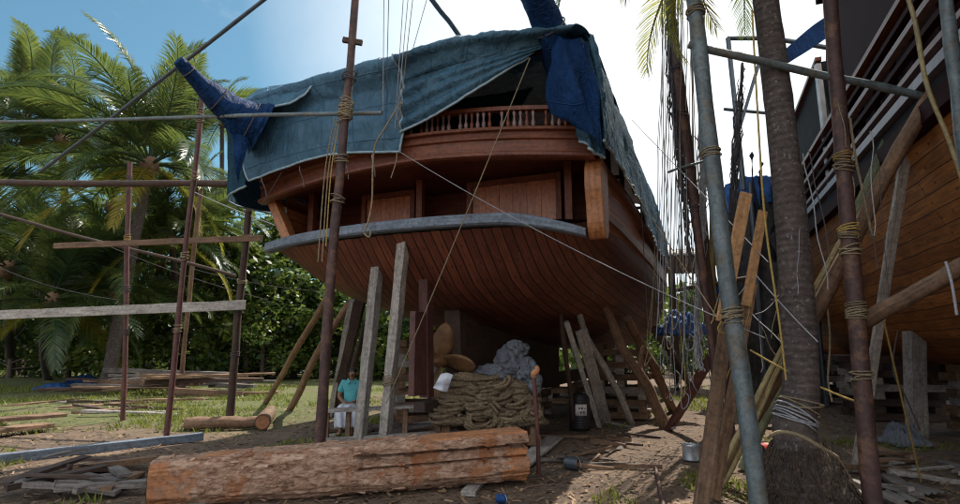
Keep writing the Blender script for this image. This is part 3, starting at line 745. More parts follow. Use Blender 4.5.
for k in range(27):
    u = -3.4 + k * .82; b = MB(); z = tab(ZG2, u); v = 3.2 - tab(HW2, u) + .08
    b.beam(B2(u, v, z + .2), B2(u, v, z + 1.56), .06, .06); b.build('rail_post', M['railmar'], ship2)
# maroon cabin with raked after end and pale corner post
def prism2(outline, v0, v1, mat, name):
    b = MB(); n = len(outline); A = [B2(u, v0, z) for u, z in outline]; C = [B2(u, v1, z) for u, z in outline]
    b.add(A + C, [list(range(n))[::-1], [n + i for i in range(n)]] + [[i, (i + 1) % n, n + (i + 1) % n, n + i] for i in range(n)],
          [[(z, u) for u, z in outline[::-1]], [(z, u) for u, z in outline]] + [[(0, 0), (1, 0), (1, 1), (0, 1)]] * n)
    return b.build(name, mat, ship2, bevel=.01)
prism2([(-5, 4.3), (5.3, 4.35), (5.5, 7.3), (4.9, 8.5), (-5, 8.3)], .22, 5.4, M['railmar'], 'cabin')
prism2([(5.6, 4.4), (14.5, 4.8), (13.6, 6.4), (10.8, 7.7), (5.95, 7.75), (5.6, 6.0)], .24, 5.6, M['blackish'], 'after_cabin')
b = MB(); b.beam(B2(5.75, .14, 4.4), B2(5.75, .14, 7.6), .1, .1); b.build('corner_post', M['white'], ship2)
b = MB(); b.beam(B2(-5, .2, 8.34), B2(4.9, .2, 8.54), .3, .1); b.build('roof_edge', M['railmar'], ship2)
b = MB(); b.beam(B2(5.9, .2, 7.8), B2(10.8, .2, 7.75), .12, .08); b.build('roof_edge', M['mahog'], ship2)
# awning frame of pipes and cloth above the far cabin
b = MB()
pp = [P(728, 38, 15), P(772, 38, 15), P(830, 48, 15)]
b.tube([P(744, 190, 15), P(728, 38, 15)], .07, 8); b.tube(pp, .07, 8); b.tube([P(724, 109, 15), P(800, 116, 15)], .05, 8); b.tube([P(760, 60, 15), P(733, 150, 15), P(735, 200, 15)], .05, 8)
b.build('awning_frame', M['metalpaint'], ship2)
b = MB(); b.grid(cgrid([[P(840, 8, 13), P(812, 26, 13), P(782, 52, 13)], [P(842, 14, 13), P(818, 34, 13), P(784, 64, 13)], [P(832, 34, 13), P(812, 48, 13), P(796, 58, 13)]], 24, 12)); b.build('awning_cloth', M['blue'], ship2, solid=.03)

cs = thing('covered_scaffold', 'tall scaffold draped in dark netting with a blue cover, behind the near palm', 'scaffold', Vector((8.6, 17.6, 0)))
for x in (8.3, 10.0):
    for y in (16.7, 18.9):
        b = MB(); b.tube([(x, y, 0), (x + .05, y, 6.7)], .07, 8); b.build('upright', M['metalpaint'], cs)
def drapebox(x0, x1, y0, y1, z0, z1, seed, n=72, m=40, amp=.22):
    rows = []
    for i in range(m):
        t = i / (m - 1); z = lerp(z1, z0, max(0, (t - .12) / .88)); sc_ = min(1, t / .12); row = []
        for k in range(n + 1):
            a = 2 * math.pi * (k % n) / n; ca, sa = math.cos(a), math.sin(a); q = 1 / max(abs(ca), abs(sa)) ** .85
            p = Vector(((x0 + x1) / 2 + ca * q * (x1 - x0) / 2 * sc_, (y0 + y1) / 2 + sa * q * (y1 - y0) / 2 * sc_, z + (1 - sc_) * .25))
            d = Vector((ca, sa, 0)); k_ = noise.noise(Vector((ca * 3 + seed, sa * 3, z * .5))) + .6 * (1 - 2 * abs(noise.noise(Vector((ca * 6 + seed, sa * 6, z * .8)))))
            row.append(p + d * amp * k_ * sc_ + Vector((0, 0, .25 * noise.noise(Vector((ca * 2, sa * 2, seed))) * (t > .9))))
        rows.append(row)
    return rows
b = MB(); b.grid(drapebox(8.35, 10.1, 16.8, 18.9, -.05, 6.3, 3, amp=.34)); b.build('dark_netting', M['netdark'], cs, solid=.02)
b = MB(); b.grid(drapebox(8.2, 9.6, 16.7, 18.6, 6.0, 6.9, 9, amp=.3)); b.build('blue_cover', M['bluebright'], cs, solid=.02)
for k in range(9):
    a_ = R.uniform(8.2, 10); y_ = R.uniform(15.9, 16.4); z_ = R.uniform(5.0, 8.8); l_ = R.uniform(1.2, 4)
    b = MB(); b.tube(crom([Vector((a_, y_, z_)), Vector((a_ + R.uniform(-.2, .2), y_ - .05, z_ - l_ * .4)), Vector((a_ + R.uniform(-.4, .4), y_, z_ - l_))], 16), [R.uniform(.015, .09) * (1 if i % 3 else .5) for i in range(16)], 6, .5); b.build('ragged_strip', M['blackish'], cs)
# timber cribs and posts below both ships
def crib(label, c, nx, layers, lx, s, axis, mat='brown', z0=0.02):
    t = thing('timber_crib', label, 'crib', Vector(c))
    ax = Vector((math.cos(axis), math.sin(axis), 0)); ay = Vector((-ax.y, ax.x, 0)); z = z0
    for L in range(layers):
        d, e = (ax, ay) if L % 2 == 0 else (ay, ax)
        for k in range(nx):
            o = (k - (nx - 1) / 2) * lx * .78 / max(1, nx - 1)
            j = (R.random() - .5) * .1; q_ = Vector(c) + e * o + Vector((0, 0, z + s / 2)); hl = lx / 2 * (1 + (R.random() - .3) * .3)
            b = MB(); b.beam(q_ - d * (hl + j), q_ + d * (hl - j), s * 1.25, s * .98, jit=.012); b.build('timber', M[mat] if R.random() < .7 else M['grey'], t)
        z += s
    return t
crib('stack of crossed timbers holding up the left bilge of the stern', (-1.45, 13.2, 0), 2, 12, 1.0, .15, .2)
crib('stack of crossed timbers holding up the right bilge behind the leaning props', S(7.0, 2.2, 0), 3, 12, 1.2, .145, -.3)
for i, u in enumerate((3.2, 6.4, 10, 14)):
    crib(['low block pile under the keel just behind the propeller', 'low block pile under the keel, second from the propeller', 'low block pile under the keel in the middle of the ship', 'low block pile under the keel far forward in the dark'][i], S(u, 0, 0), 2, 4, .9, .15, -SA)
crib('tall timber stack under the right ship beside the pale post', B2(6.6, 2.9, 0), 3, 8, 1.6, .16, -BA, 'brown')
crib('timber stack under the right ship at the picture edge', B2(4.2, 3.2, 0), 3, 8, 1.5, .16, -BA + .1, 'brown')
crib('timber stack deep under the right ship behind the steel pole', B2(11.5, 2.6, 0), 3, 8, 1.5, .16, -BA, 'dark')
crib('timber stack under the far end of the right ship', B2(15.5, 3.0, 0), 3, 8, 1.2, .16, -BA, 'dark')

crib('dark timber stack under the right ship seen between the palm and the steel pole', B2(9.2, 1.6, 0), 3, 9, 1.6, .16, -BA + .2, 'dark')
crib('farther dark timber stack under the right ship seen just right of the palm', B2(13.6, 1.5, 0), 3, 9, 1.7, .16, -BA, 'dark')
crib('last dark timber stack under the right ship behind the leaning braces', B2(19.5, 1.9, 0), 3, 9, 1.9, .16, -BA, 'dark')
# ------------------------------------------------------------------ poles, props and scaffold
def post(name, label, cat, a, b_, w_, h_, mat, group=None, jit=.012, up=None, taper=1.0, bev=.006):
    b = MB(); b.beam(a, b_, w_, h_, up=up or (0, -1, 0), jit=jit, taper=taper)
    return tag(b.build(name, M[mat], bevel=bev), label, cat, group)
def pole(name, label, cat, a, b_, r, mat, group=None, bend=.0, n=26, r2=None, sides=12, bmp=.16):
    a = Vector(a); b_ = Vector(b_); o = R.random() * 9; pts = []
    for i in range(n):
        t = i / (n - 1); p = a.lerp(b_, t); k = math.sin(math.pi * t)
        pts.append(p + noise.noise_vector(Vector((o, t * 2, 1))) * bend * k + noise.noise_vector(Vector((o, t * 7, 5))) * r * .16)
    rr = [lerp(r, r2 or r, i / (n - 1)) * (1 + .1 * noise.noise(Vector((o, i * .6, 2)))) for i in range(n)]
    b = MB(); b.tube(pts, rr, sides, bmp)
    o_ = b.build(name, M[mat]); o_['_pts'] = 0; del o_['_pts']
    return tag(o_, label, cat, group), pts
def lashing(parent, p, axis, r, mat='rope', turns=5, tail=True):
    """rope turns round a pole at point p, as a part of the pole"""
    axis = Vector(axis).normalized(); ref = Vector((0, 0, 1)) if abs(axis.z) < .9 else Vector((1, 0, 0))
    x = axis.cross(ref).normalized(); y = axis.cross(x); pts = []
    N = turns * 12; rr = R.uniform(.005, .009); tl = [R.uniform(-.35, .35) for _ in range(turns + 1)]
    for i in range(N + 1):
        t = i / N; a = 2 * math.pi * turns * t
        pts.append(Vector(p) + axis * ((t - .5) * turns * R.uniform(.022, .03) + .03 * math.sin(a * .5) + tl[int(t * turns)] * r * math.sin(a + turns)) + (x * math.cos(a) + y * math.sin(a)) * (r + rr * .9 + .012 * abs(math.sin(t * 9))))
    if tail:
        e = pts[-1]; pts += [e + Vector((.03, -.03, -.03)), e + Vector((.04, -.05, -.12)), e + Vector((.03, -.04, -.22))]
    b = MB(); b.tube(pts, rr, 5, cap=False); b.build('rope_lashing', M[mat], parent)
def on(pts, t):
    k = t * (len(pts) - 1); i = min(int(k), len(pts) - 2); return pts[i].lerp(pts[i + 1], k - i), (pts[i + 1] - pts[i])

# tall pole in front of the stern
pA, ptA = pole('scaffold_pole', 'tall brown pole with small crosspiece standing before the ship stern', 'pole', G(317, 480) - Vector((0, 0, .05)), P(357, -30, 7.1), .072, 'rust', bend=.05, n=24, r2=.052)
c_, d_ = on(ptA, .845); b = MB(); b.beam(c_ - Vector((.13, 0, -.03)), c_ + Vector((.14, 0, -.02)), .05, .07); b.build('crosspiece', M['dark'], pA)
for t in (.70, .715, .69, .52, .6, .77): c_, d_ = on(ptA, t); lashing(pA, c_, d_, .08, 'rope' if t < .72 else 'roped', 6 if .68 < t < .72 else 3)
pB, ptB = pole('scaffold_pole', 'slim reddish pole with rope knot at the top, third upright from left', 'pole', G(166, 441), P(204, 80, 9.9), .05, 'rustred', bend=.07, r2=.045)
for t in (.97, .9, .885, .72, .5, .3): c_, d_ = on(ptB, t); lashing(pB, c_, d_, .05, 'rope', 5)
pB2, ptB2 = pole('scaffold_pole', 'thin brown pole just behind the slim reddish pole at left', 'pole', G(180, 392), P(201, 188, 19.3), .08, 'brown', bend=.1)
pC, ptC = pole('scaffold_pole', 'leftmost upright pole, dark red, before the leaning palm trunk', 'pole', G(123, 421), P(130, 162, 12.8), .055, 'rustred', bend=.06)
for t in (.93, .7, .5, .33): c_, d_ = on(ptC, t); lashing(pC, c_, d_, .055, 'ropey' if t == .7 else 'roped', 5)
pD, ptD = pole('scaffold_pole', 'dark knotted pole under the left end of the grey stern beam', 'pole', G(229, 427), P(251, 186, 11.6), .085, 'dark', bend=.06, r2=.07)
for t in (.78, .6, .48, .3, .9): c_, d_ = on(ptD, t); lashing(pD, c_, d_, .08, 'rope' if t > .5 else 'roped', 4)
h1, _ = pole('scaffold_rail', 'thin grey pipe running across the left side at tarpaulin height', 'rail', P(-60, 122, 12.4), P(382, 113, 7.2), .03, 'bluepole', bend=.04, n=30)
h2, _ = pole('scaffold_rail', 'thick brown log rail across the left uprights below the thin pipe', 'rail', P(-50, 181, 13.2), P(240, 184, 11.7), .075, 'dark', bend=.06, n=30)
post('scaffold_board', 'short weathered plank tied across the left uprights ending at the stern beam', 'plank', P(54, 246, 12.9), P(262, 238, 11.6), .05, .13, 'brown', up=(0, 0, 1))
post('scaffold_board', 'long pale plank tied low across the left uprights', 'plank', P(-50, 317, 13.2), P(245, 305, 11.7), .05, .2, 'greypale', up=(0, 0, 1))
pole('leaning_pole', 'thin dark pole sloping down to the right behind the left uprights', 'pole', P(-40, 203, 14.5), P(236, 276, 14), .042, 'dark', bend=.1)
pole('boom', 'dark thin boom rising from the palms past the left horn spar', 'boom', P(40, 172, 11.5), P(300, -28, 8.6), .035, 'metalpaint', bend=.05, n=20)
pole('boom', 'short dark boom leaning above the middle of the ship roof', 'boom', P(466, 46, 9.5), P(418, -20, 8.4), .045, 'metalpaint', bend=.03)
# posts carrying the stern beam
post('stern_post', 'grey squared post with pointed top standing under the stern beam', 'post', G(359, 447), P(379, 252, 9.2), .15, .17, 'greypale', jit=.02, up=SU)
t_ = thing('stern_post', 'grey squared post with short crosshead holding up the stern beam', 'post', G(384, 446))
b = MB(); b.beam(G(384, 446) - Vector((0, 0, .05)), SP(404, 237, .18), .15, .16, up=SU, jit=.02); b.build('upright', M['greypale'], t_, bevel=.006)
b = MB(); cc = SP(404, 236, .18); b.beam(cc - SV * .17, cc + SV * .17, .14, .05); b.build('crosshead', M['grey'], t_)
c_ = G(384, 446).lerp(SP(404, 237, .18), .35)
lashing(t_, c_, (0, .1, 1), .11, 'rope', 6); lashing(t_, c_ - Vector((0, 0, .1)), (0, .1, 1), .11, 'rope', 4)
# port side shores
def shore(label, foot, pt, Y, w_, h_, mat='brown', **k): return post('shore', label, 'prop', foot - Vector((0, 0, .06)), P(*pt, Y), w_, h_, mat, **k)
shore('thick dark shore leaning against the left bilge behind the seated man', G(333, 415), (362, 296), 12.2, .2, .2, 'dark', jit=.02)
shore('pale edged shore beside the seated man under the left bilge', G(330, 416), (352, 300), 12.6, .12, .12, 'greypale', jit=.02)
pole('shore', 'long brown pole leaning right to left bilge with foot on the grass', 'prop', G(265, 404), P(332, 288, 13.8), .08, 'brown', bend=.1)
pole('shore', 'curved brown pole leaning to left bilge, second from the grass side', 'prop', G(290, 410), P(350, 302, 13.4), .09, 'brown', bend=.16)
pole('shore', 'dark round pole leaning to left bilge just left of the man', 'prop', G(338, 408), P(372, 308, 12.6), .08, 'dark', bend=.06)
# starboard shores
pole('shore', 'long curved pale shore leaning left from the keel side, tallest of the right props', 'prop', G(632, 424), P(568, 281, 10.7), .075, 'greypale', bend=.22, r2=.06)
pole('shore', 'thin dark upright prop left of the striped drum', 'prop', G(574, 430), P(560, 300, 10.6), .045, 'dark', bend=.05)
shore('narrow pale shore standing right of the drum', G(600, 427), (566, 322), 10.8, .1, .08, 'greypale', jit=.014)
shore('wide weathered plank shore between two narrow props right of the drum', G(607, 424), (581, 330), 11.0, .24, .07, 'grey', jit=.016)
s_, sp_ = pole('shore', 'thick forked brown shore leaning against the right bilge', 'prop', G(666, 428), P(602, 302, 11.4), .12, 'brown', bend=.12, r2=.085)
c_, d_ = on(sp_, .42); b = MB(); b.tube(crom([c_, c_ + Vector((-.02, 0, .3)), c_ + Vector((.1, .05, .62))], 8), [.08, .07, .065, .06, .055, .05, .045, .03], 8, .1); b.build('fork', M['brown'], s_)
pole('shore', 'brown shore close beside the forked one under the right bilge', 'prop', G(674, 412), P(627, 318, 12.4), .12, 'brown', bend=.14, r2=.09)
pole('shore', 'dark red prop slanting up right between the two ships', 'prop', G(668, 430), P(724, 338, 10.2), .09, 'rustred', bend=.08)
pole('shore', 'far dark prop below the right side of the stern ship', 'prop', G(690, 385), P(655, 330, 17), .13, 'dark', bend=.1)

# right hand poles
pS, ptS = pole('scaffold_pole', 'tall maroon steel pole in front of the right ship rails', 'pole', G(873, 512), P(829, -20, 6.2), .088, 'rust', bend=.015, n=20, bmp=.02, r2=.08)
for t in (.62, .60, .48, .47, .44, .34, .33, .325, .22): c_, d_ = on(ptS, t); lashing(pS, c_, d_, .085, 'ropey' if t in (.48, .62) else 'rope', 4)
pG, ptG = pole('scaffold_pole', 'thick blue grey pole left of the near palm trunk', 'pole', G(760, 517), P(690, -30, 6.4), .092, 'bluepole', bend=.05, n=24, bmp=.03)
for t in (.3, .31, .9, .6): c_, d_ = on(ptG, t); lashing(pG, c_, d_, .092, 'rope', 4)
pole('scaffold_rail', 'blue grey pole running level across the right ship rails', 'rail', P(688, 45, 6.35), P(985, 110, 6.05), .045, 'bluepole', bend=.03, n=20)
pole('scaffold_pole', 'blue grey pole at the upper right picture edge', 'pole', P(942, -30, 4.7), P(990, 330, 4.7), .055, 'bluepole', bend=.02)
pole('scaffold_rail', 'brown log tied level to the steel pole and running out right', 'rail', P(856, 326, 6.25), P(1000, 246, 5.4), .085, 'brown', bend=.02, n=16)
pole('scaffold_stick', 'thin bent stick hanging before the right hull at the picture edge', 'stick', P(902, -20, 5.2), P(966, 190, 5.2), .022, 'bamboo', bend=.1)
pole('brace', 'thick brown brace leaning up against the right ship gunwale', 'prop', G(716, 484), P(940, 84, 6.0), .085, 'brown', bend=.07, n=20)
pole('brace', 'greenish mossy brace behind the maroon steel pole', 'prop', G(742, 470), P(893, 128, 7.6), .07, 'greenpole', bend=.06, n=20)
pole('brace', 'thin pale bamboo brace beside the thick brown one', 'prop', G(710, 488), P(846, 232, 6.4), .032, 'bamboo', bend=.05, n=20)
pole('brace', 'second thin bamboo brace close under the thick brown one', 'prop', G(722, 488), P(806, 318, 6.6), .028, 'bamboo', bend=.05, n=20)
post('brace', 'pale flat board leaning up the right hull beyond the steel pole', 'prop', G(856, 472), P(914, 100, 6.9), .13, .05, 'greypale', jit=.012)
post('hull_post', 'grey squared post under the right ship beside the timber stack', 'post', G(917, 437), P(914, 332, 10.9), .28, .24, 'grey', jit=.02)
post('scaffold_board', 'new orange board above an old grey one, leaning near the blue grey pole', 'plank', P(722, 322, 6.55), P(746, 193, 6.6), .14, .05, 'fresh', jit=.006)
post('scaffold_board', 'old brown board standing on the ground left of the blue grey pole', 'plank', G(701, 508), P(731, 290, 6.62), .15, .055, 'brown', jit=.012)
post('scaffold_board', 'second new orange board, shorter and nearer the palm', 'plank', P(746, 306, 6.75), P(763, 211, 6.8), .11, .045, 'fresh', jit=.006)
post('scaffold_board', 'old brown board standing second from the left behind the blue grey pole', 'plank', G(714, 500), P(752, 284, 6.85), .12, .05, 'brown', jit=.012)
t5, p5 = pole('scaffold_pole', 'dark brown pole rising inside the curtain of ropes', 'pole', G(726, 462), P(668, -20, 8.2), .065, 'rust', bend=.06, n=20)
for t in (.5, .7, .8, .9): c_, d_ = on(p5, t); lashing(t5, c_, d_, .065, 'roped', 4)
pole('scaffold_pole', 'slender dark pole right of the rope curtain behind the blue grey pole', 'pole', G(735, 452), P(676, 40, 8.8), .05, 'dark', bend=.06)
pole('scaffold_pole', 'brown pole with yellow rope behind the old brown boards', 'pole', G(716, 440), P(712, 180, 9), .05, 'bamboo', bend=.04)
pole('scaffold_rail', 'short pale stick tied level across the rope curtain', 'stick', P(668, 172, 8.3), P(712, 158, 8.2), .02, 'bluepole', bend=.02)

# ------------------------------------------------------------------ the sawn log in the foreground
log = thing('sawn_log', 'huge barked log in the foreground, squared at its right end with orange saw cuts', 'log', Vector((-1.55, 6.5, 0)))
La, Lb = Vector((-3.42, 6.2, .24)), Vector((.52, 7.3, .36))
b = MB(); rows = []; ax = (Lb - La).normalized(); lx_ = ax.cross(Vector((0, 0, 1))).normalized(); ly_ = lx_.cross(ax)
NL = 170; NK = 84
for i in range(NL):
    t = i / (NL - 1); c = La.lerp(Lb, t); row = []
    for k in range(NK + 1):
        a = 2 * math.pi * (k % NK) / NK; ca, sa = math.cos(a), math.sin(a)
        rr = .30 + .04 * t - .05 * max(0, .25 - t)
        rr *= 1 + .07 * noise.noise(Vector((ca * 1.1, sa * 1.1, t * 2.5))) + .07 * noise.noise(Vector((ca * 2.6, sa * 2.6, t * 6))) - .09 * max(0, .35 - abs(noise.noise(Vector((ca * 4.5, sa * 4.5, t * 5 + 3))))) * 2 + .035 * noise.noise(Vector((ca * 11, sa * 11, t * 22))) + .03 * noise.noise(Vector((ca * 7, sa * 7, t * 60)))
        x, y = ca * rr * 1.02, sa * rr
        x = min(x, .27 + .02 * noise.noise(Vector((t * 5, y * 6, 1)))); y = min(y, .265 - .04 * (1 - t) + .015 * noise.noise(Vector((t * 7, x * 5, 4))))
        # stepped saw cuts along the camera side of the right end, squared left end
        k1 = min(1, max(0, (t - .50) / .02))
        if ca > 0 and k1 > 0:
            lim = next(l for zz, l in [(-.2, .24), (-.045, .30), (-.01, .14), (.10, .21), (.135, .12), (.5, .27)] if y <= zz)
            x = lerp(x, min(x, lim), k1)
        if t < .12: x = min(x, .255 + .6 * max(0, t - .1)); y = min(y, .25 + 1.5 * max(0, t - .09))
        row.append(c + lx_ * x + ly_ * y)
    rows.append(row)
b = MB(); b.grid(rows)
b.uv = [[(p[1], p[0]) for p in q_] for q_ in b.uv]
cutb = MB(); barkb = MB()
def is_cut(i, k):
    t = i / (NL - 1); a = 2 * math.pi * (k + .5) / NK; ca, sa = math.cos(a), math.sin(a)
    nz = .06 * noise.noise(Vector((ca * 2, sa * 2, t * 14))) + .03 * noise.noise(Vector((ca * 6, sa * 6, t * 40)))
    if t + nz < .075 and ca > .35 and sa < .75: return True
    if .11 < t + nz < .19 and sa > .86 and ca < .4: return True
    if t + nz > .93 and ca > .0 and sa < .2: return True
    if t + nz > .70 and sa > .72: return True
    if t > .6 and nz > .035 and ca > .3: return True
    return False
for idx, (f, u_) in enumerate(zip(b.f, b.uv)):
    (cutb if is_cut(idx // NK, idx % NK) else barkb).add([b.v[i] for i in f], [[0, 1, 2, 3]], [u_], False)
def weld(mb):
    d = {}; nv = []; 
    for f in mb.f:
        for n_, i in enumerate(f):
            key = tuple(round(c, 5) for c in mb.v[i])
            if key not in d: d[key] = len(nv); nv.append(mb.v[i])
            f[n_] = d[key]
    mb.v = nv; return mb
weld(cutb)
par = list(range(len(cutb.v)))
def root_(i):
    while par[i] != i: par[i] = par[par[i]]; i = par[i]
    return i
for f in cutb.f:
    for i in f[1:]: par[root_(i)] = root_(f[0])
comp = {}
for f, u_ in zip(cutb.f, cutb.uv): comp.setdefault(root_(f[0]), []).append((f, u_))
for fs_ in comp.values():
    tgt = MB() if len(fs_) > 60 else barkb
    for f, u_ in fs_: tgt.add([cutb.v[i] for i in f], [[0, 1, 2, 3]], [u_], False)
    if tgt is not barkb: weld(tgt).build('sawn_face', M['cut'], log)
# loose flakes of bark standing a little off the surface
fr_ = random.Random(8); nb = len(barkb.f)
for k in range(420):
    i = fr_.randrange(nb); vs_ = [barkb.v[j] for j in barkb.f[i]]; c = sum(vs_, Vector()) / 4; n_ = (vs_[1] - vs_[0]).cross(vs_[3] - vs_[0]).normalized()
    if n_.dot(c - (La + ax * (c - La).dot(ax))) < 0: n_ = -n_
    t1 = (ax - n_ * ax.dot(n_)).normalized(); t2 = n_.cross(t1); L = fr_.uniform(.02, .09); w_ = L * fr_.uniform(.2, .5); h0 = fr_.uniform(.003, .008); tl_ = fr_.uniform(-.008, .016)
    p_ = [c + t1 * L * fr_.uniform(.7, 1) * sx + t2 * w_ * fr_.uniform(.6, 1) * sy + n_ * (h0 + tl_ * (sx > 0)) for sx, sy in ((-1, -.4), (-.3, -1), (.8, -.8), (1, .3), (.2, 1), (-.8, .7))]
    q0 = [c + (q_ - c) * .9 - n_ * (h0 + .01) for q_ in p_]
    o_ = fr_.uniform(0, 5)
    barkb.add(p_ + q0, [[0, 1, 2, 3, 4, 5]] + [[j, (j + 1) % 6, 6 + (j + 1) % 6, 6 + j] for j in range(6)], [[(o_ + (q_ - c).dot(t1), o_ + (q_ - c).dot(t2)) for q_ in p_]] + [[(o_, o_)] * 4] * 6, False)
weld(barkb).build('bark', M['bark'], log)
for rw, flip in ((rows[0], True), (rows[-1], False)):
    b = MB(); c = sum(rw[:NK], Vector()) / NK; off = ax * (-.004 if flip else .004)
    rings = [[c + (p - c) * s_ + off for p in rw] for s_ in (.02, .35, .7, 1.0)]
    b.grid(rings, flip=flip, smooth=False); b.build('cut_end', M['cut'], log)
for f, dz in ((.14, .0), (.86, .1)):
    c = La.lerp(Lb, f); b = MB(); h_ = c.z - .34 + dz * .3
    b.beam(Vector((c.x - .1, c.y - .55, max(.02, h_ / 2))), Vector((c.x + .1, c.y + .55, max(.02, h_ / 2))), .16, max(.05, h_), jit=.01)
    tag(b.build('bearer', M['grey']), ['short bearer block under the left end of the foreground log', 'short bearer block under the right end of the foreground log'][f > .5], 'timber')
# smaller logs and ground timber
def glog(label, a, b_, r, mat='brown', cat='log'):
    a = Vector(a); b_ = Vector(b_); a.z = b_.z = r * .92
    o, pts = pole('cut_log', label, cat, a, b_, r, mat, n=18, sides=18, bmp=.1, r2=r * .9)
    for e, sg in ((a, -1), (b_, 1)):
        d = (b_ - a).normalized() * sg; c = MB(); c.tube([e + d * .003, e + d * .01], r * .82, 16); c.build('cut_end', M['cut'], o)
    return o
glog('brown log lying on the bare ground beside the knotted pole', G(185, 430), G(262, 428), .13)
glog('short log stub lying end on near the props left of the man', G(262, 430), G(270, 418), .16)
post('ground_beam', 'long grey squared beam lying on the dirt at the left like a kerb', 'timber', G(-60, 470) + Vector((0, 0, .06)), G(202, 440) + Vector((0, 0, .06)), .14, .13, 'beamgrey', up=(0, 0, 1), jit=.012)
for i, (a, b_, w_, h_, m_, z) in enumerate([((-40, 433), (62, 424), .5, .07, 'brown', .2), ((-20, 438), (48, 430), .4, .08, 'brown', .1)]):
    post('plank_stack', ['wide weathered plank raised on the grass at the left picture edge', 'darker plank under the wide raised one at the left picture edge'][i], 'plank', G(*a) + Vector((0, 0, z)), G(*b_) + Vector((0, 0, z)), w_, h_, m_, up=(0, 0, 1), jit=.01)
rr_ = random.Random(31)
PAL = ['brown', 'scrap', 'grey', 'dark', 'brown', 'brown']
def scatter_planks(n, x0, x1, y0, y1, label, group, lmin, lmax, ang=.3, base=0.0, zmax=.25, ww=(.08, .2), pal=PAL, thk=(.025, .07)):
    for i in range(n):
        px, py = rr_.uniform(x0, x1), rr_.uniform(y0, y1); c = G(px, py); L = rr_.uniform(lmin, lmax); a = base + rr_.gauss(0, ang)
        d = Vector((math.cos(a), math.sin(a), 0)) * L / 2; z = rr_.uniform(.03, zmax); tl = Vector((0, 0, rr_.uniform(-.06, .06)))
        b = MB(); b.beam(c - d + Vector((0, 0, z)) - tl, c + d + Vector((0, 0, z)) + tl, rr_.uniform(*ww), rr_.uniform(*thk), jit=.03, taper=rr_.uniform(.55, 1))
        tag(b.build('scrap_plank', M[rr_.choice(pal)]), label, 'plank', group)
scatter_planks(34, 95, 235, 388, 399, 'weathered offcut in the long wood heap on the grass before the palm trunks', 'offcuts heaped on the grass', 1.0, 4.0, .3, .05, .75, (.15, .42), thk=(.05, .2))
scatter_planks(12, 40, 190, 400, 416, 'stray slab of bark or plank lying in the sunlit grass', 'slabs strewn on the grass', .8, 2.6, .3, .1, .1)
scatter_planks(24, 45, 128, 466, 500, 'broken grey board in the scrap heap left of the foreground log', 'boards in the scrap heap by the log', .4, 1.2, .9, .2, .2, (.06, .18), ['scrap', 'scrap', 'dark', 'brown', 'scrap'])
scatter_planks(16, 230, 330, 372, 379, 'far plank in the low stack on the grass beyond the left props', 'planks stacked beyond the left props', 3, 7, .08, .05, .4, (.2, .4), ['grey', 'brown', 'beamgrey'])
scatter_planks(20, 610, 800, 405, 470, 'small timber offcut lying on the dirt between the two ships', 'offcuts between the ships', .3, 1.3, 1.2, 0, .05, (.05, .14))
scatter_planks(20, 870, 985, 440, 503, 'thin offcut littering the sunlit ground under the right ship', 'offcuts under the right ship', .3, 1.2, 1.0, 0, .06, (.05, .16), ['brown', 'scrap', 'brown', 'grey'])
scatter_planks(14, 330, 470, 425, 440, 'rough timber piece lying in the shade beneath the ship stern', 'timber in the shade of the stern', .6, 1.8, .3, .1, .12)
scatter_planks(10, 560, 640, 432, 470, 'loose stick on the ground before the right props', 'sticks before the right props', .4, 1.1, .8, .2, .04, (.03, .07))
post('ground_board', 'flat grey board lying on the ground right of the log end', 'plank', G(510, 476) + Vector((0, 0, .04)), G(556, 440) + Vector((0, 0, .05)), .3, .04, 'grey', up=(0, 0, 1))
pole('ground_pole', 'thin rusty rod lying on the dirt pointing at the viewer', 'rod', G(655, 466) + Vector((0, 0, .03)), G(664, 512) + Vector((0, 0, .03)), .022, 'rust')
st_, stp = pole('stake', 'upright reddish stake with bent top near the log end', 'stake', G(539, 476) - Vector((0, 0, .05)), P(534, 378, 7.5), .028, 'rustred', bend=.03)
b = MB(); e = stp[-1]; b.tube(crom([e, e + Vector((.0, 0, .05)), e + Vector((.05, 0, .1)), e + Vector((.03, 0, .15))], 8), [.03, .034, .04, .045, .04, .035, .03, .02], 8, .2); b.build('knob', M['cut'], st_)
# trestle bench in front of the seated man
t = thing('trestle_bench', 'long weathered plank bench on short legs in front of the seated man', 'bench', Vector((-1.2, 9.8, 0)))
pa, pb = P(322, 411, 9.9), P(458, 404, 9.7)
b = MB(); b.beam(pa, pb, .3, .05, up=(0, 0, 1), jit=.01); b.build('top', M['grey'], t)
for f in (.04, .2, .62, .86):
    c = pa.lerp(pb, f); b = MB(); b.beam(Vector((c.x, c.y, 0)), c - Vector((0, 0, .02)), .08, .08, up=(0, -1, 0), jit=.01); b.build('leg', M['brown'], t)
b = MB(); b.beam(P(322, 441, 9.75), P(460, 433, 9.75), .1, .09, up=(0, 0, 1), jit=.012); b.build('foot_rail', M['grey'], t)

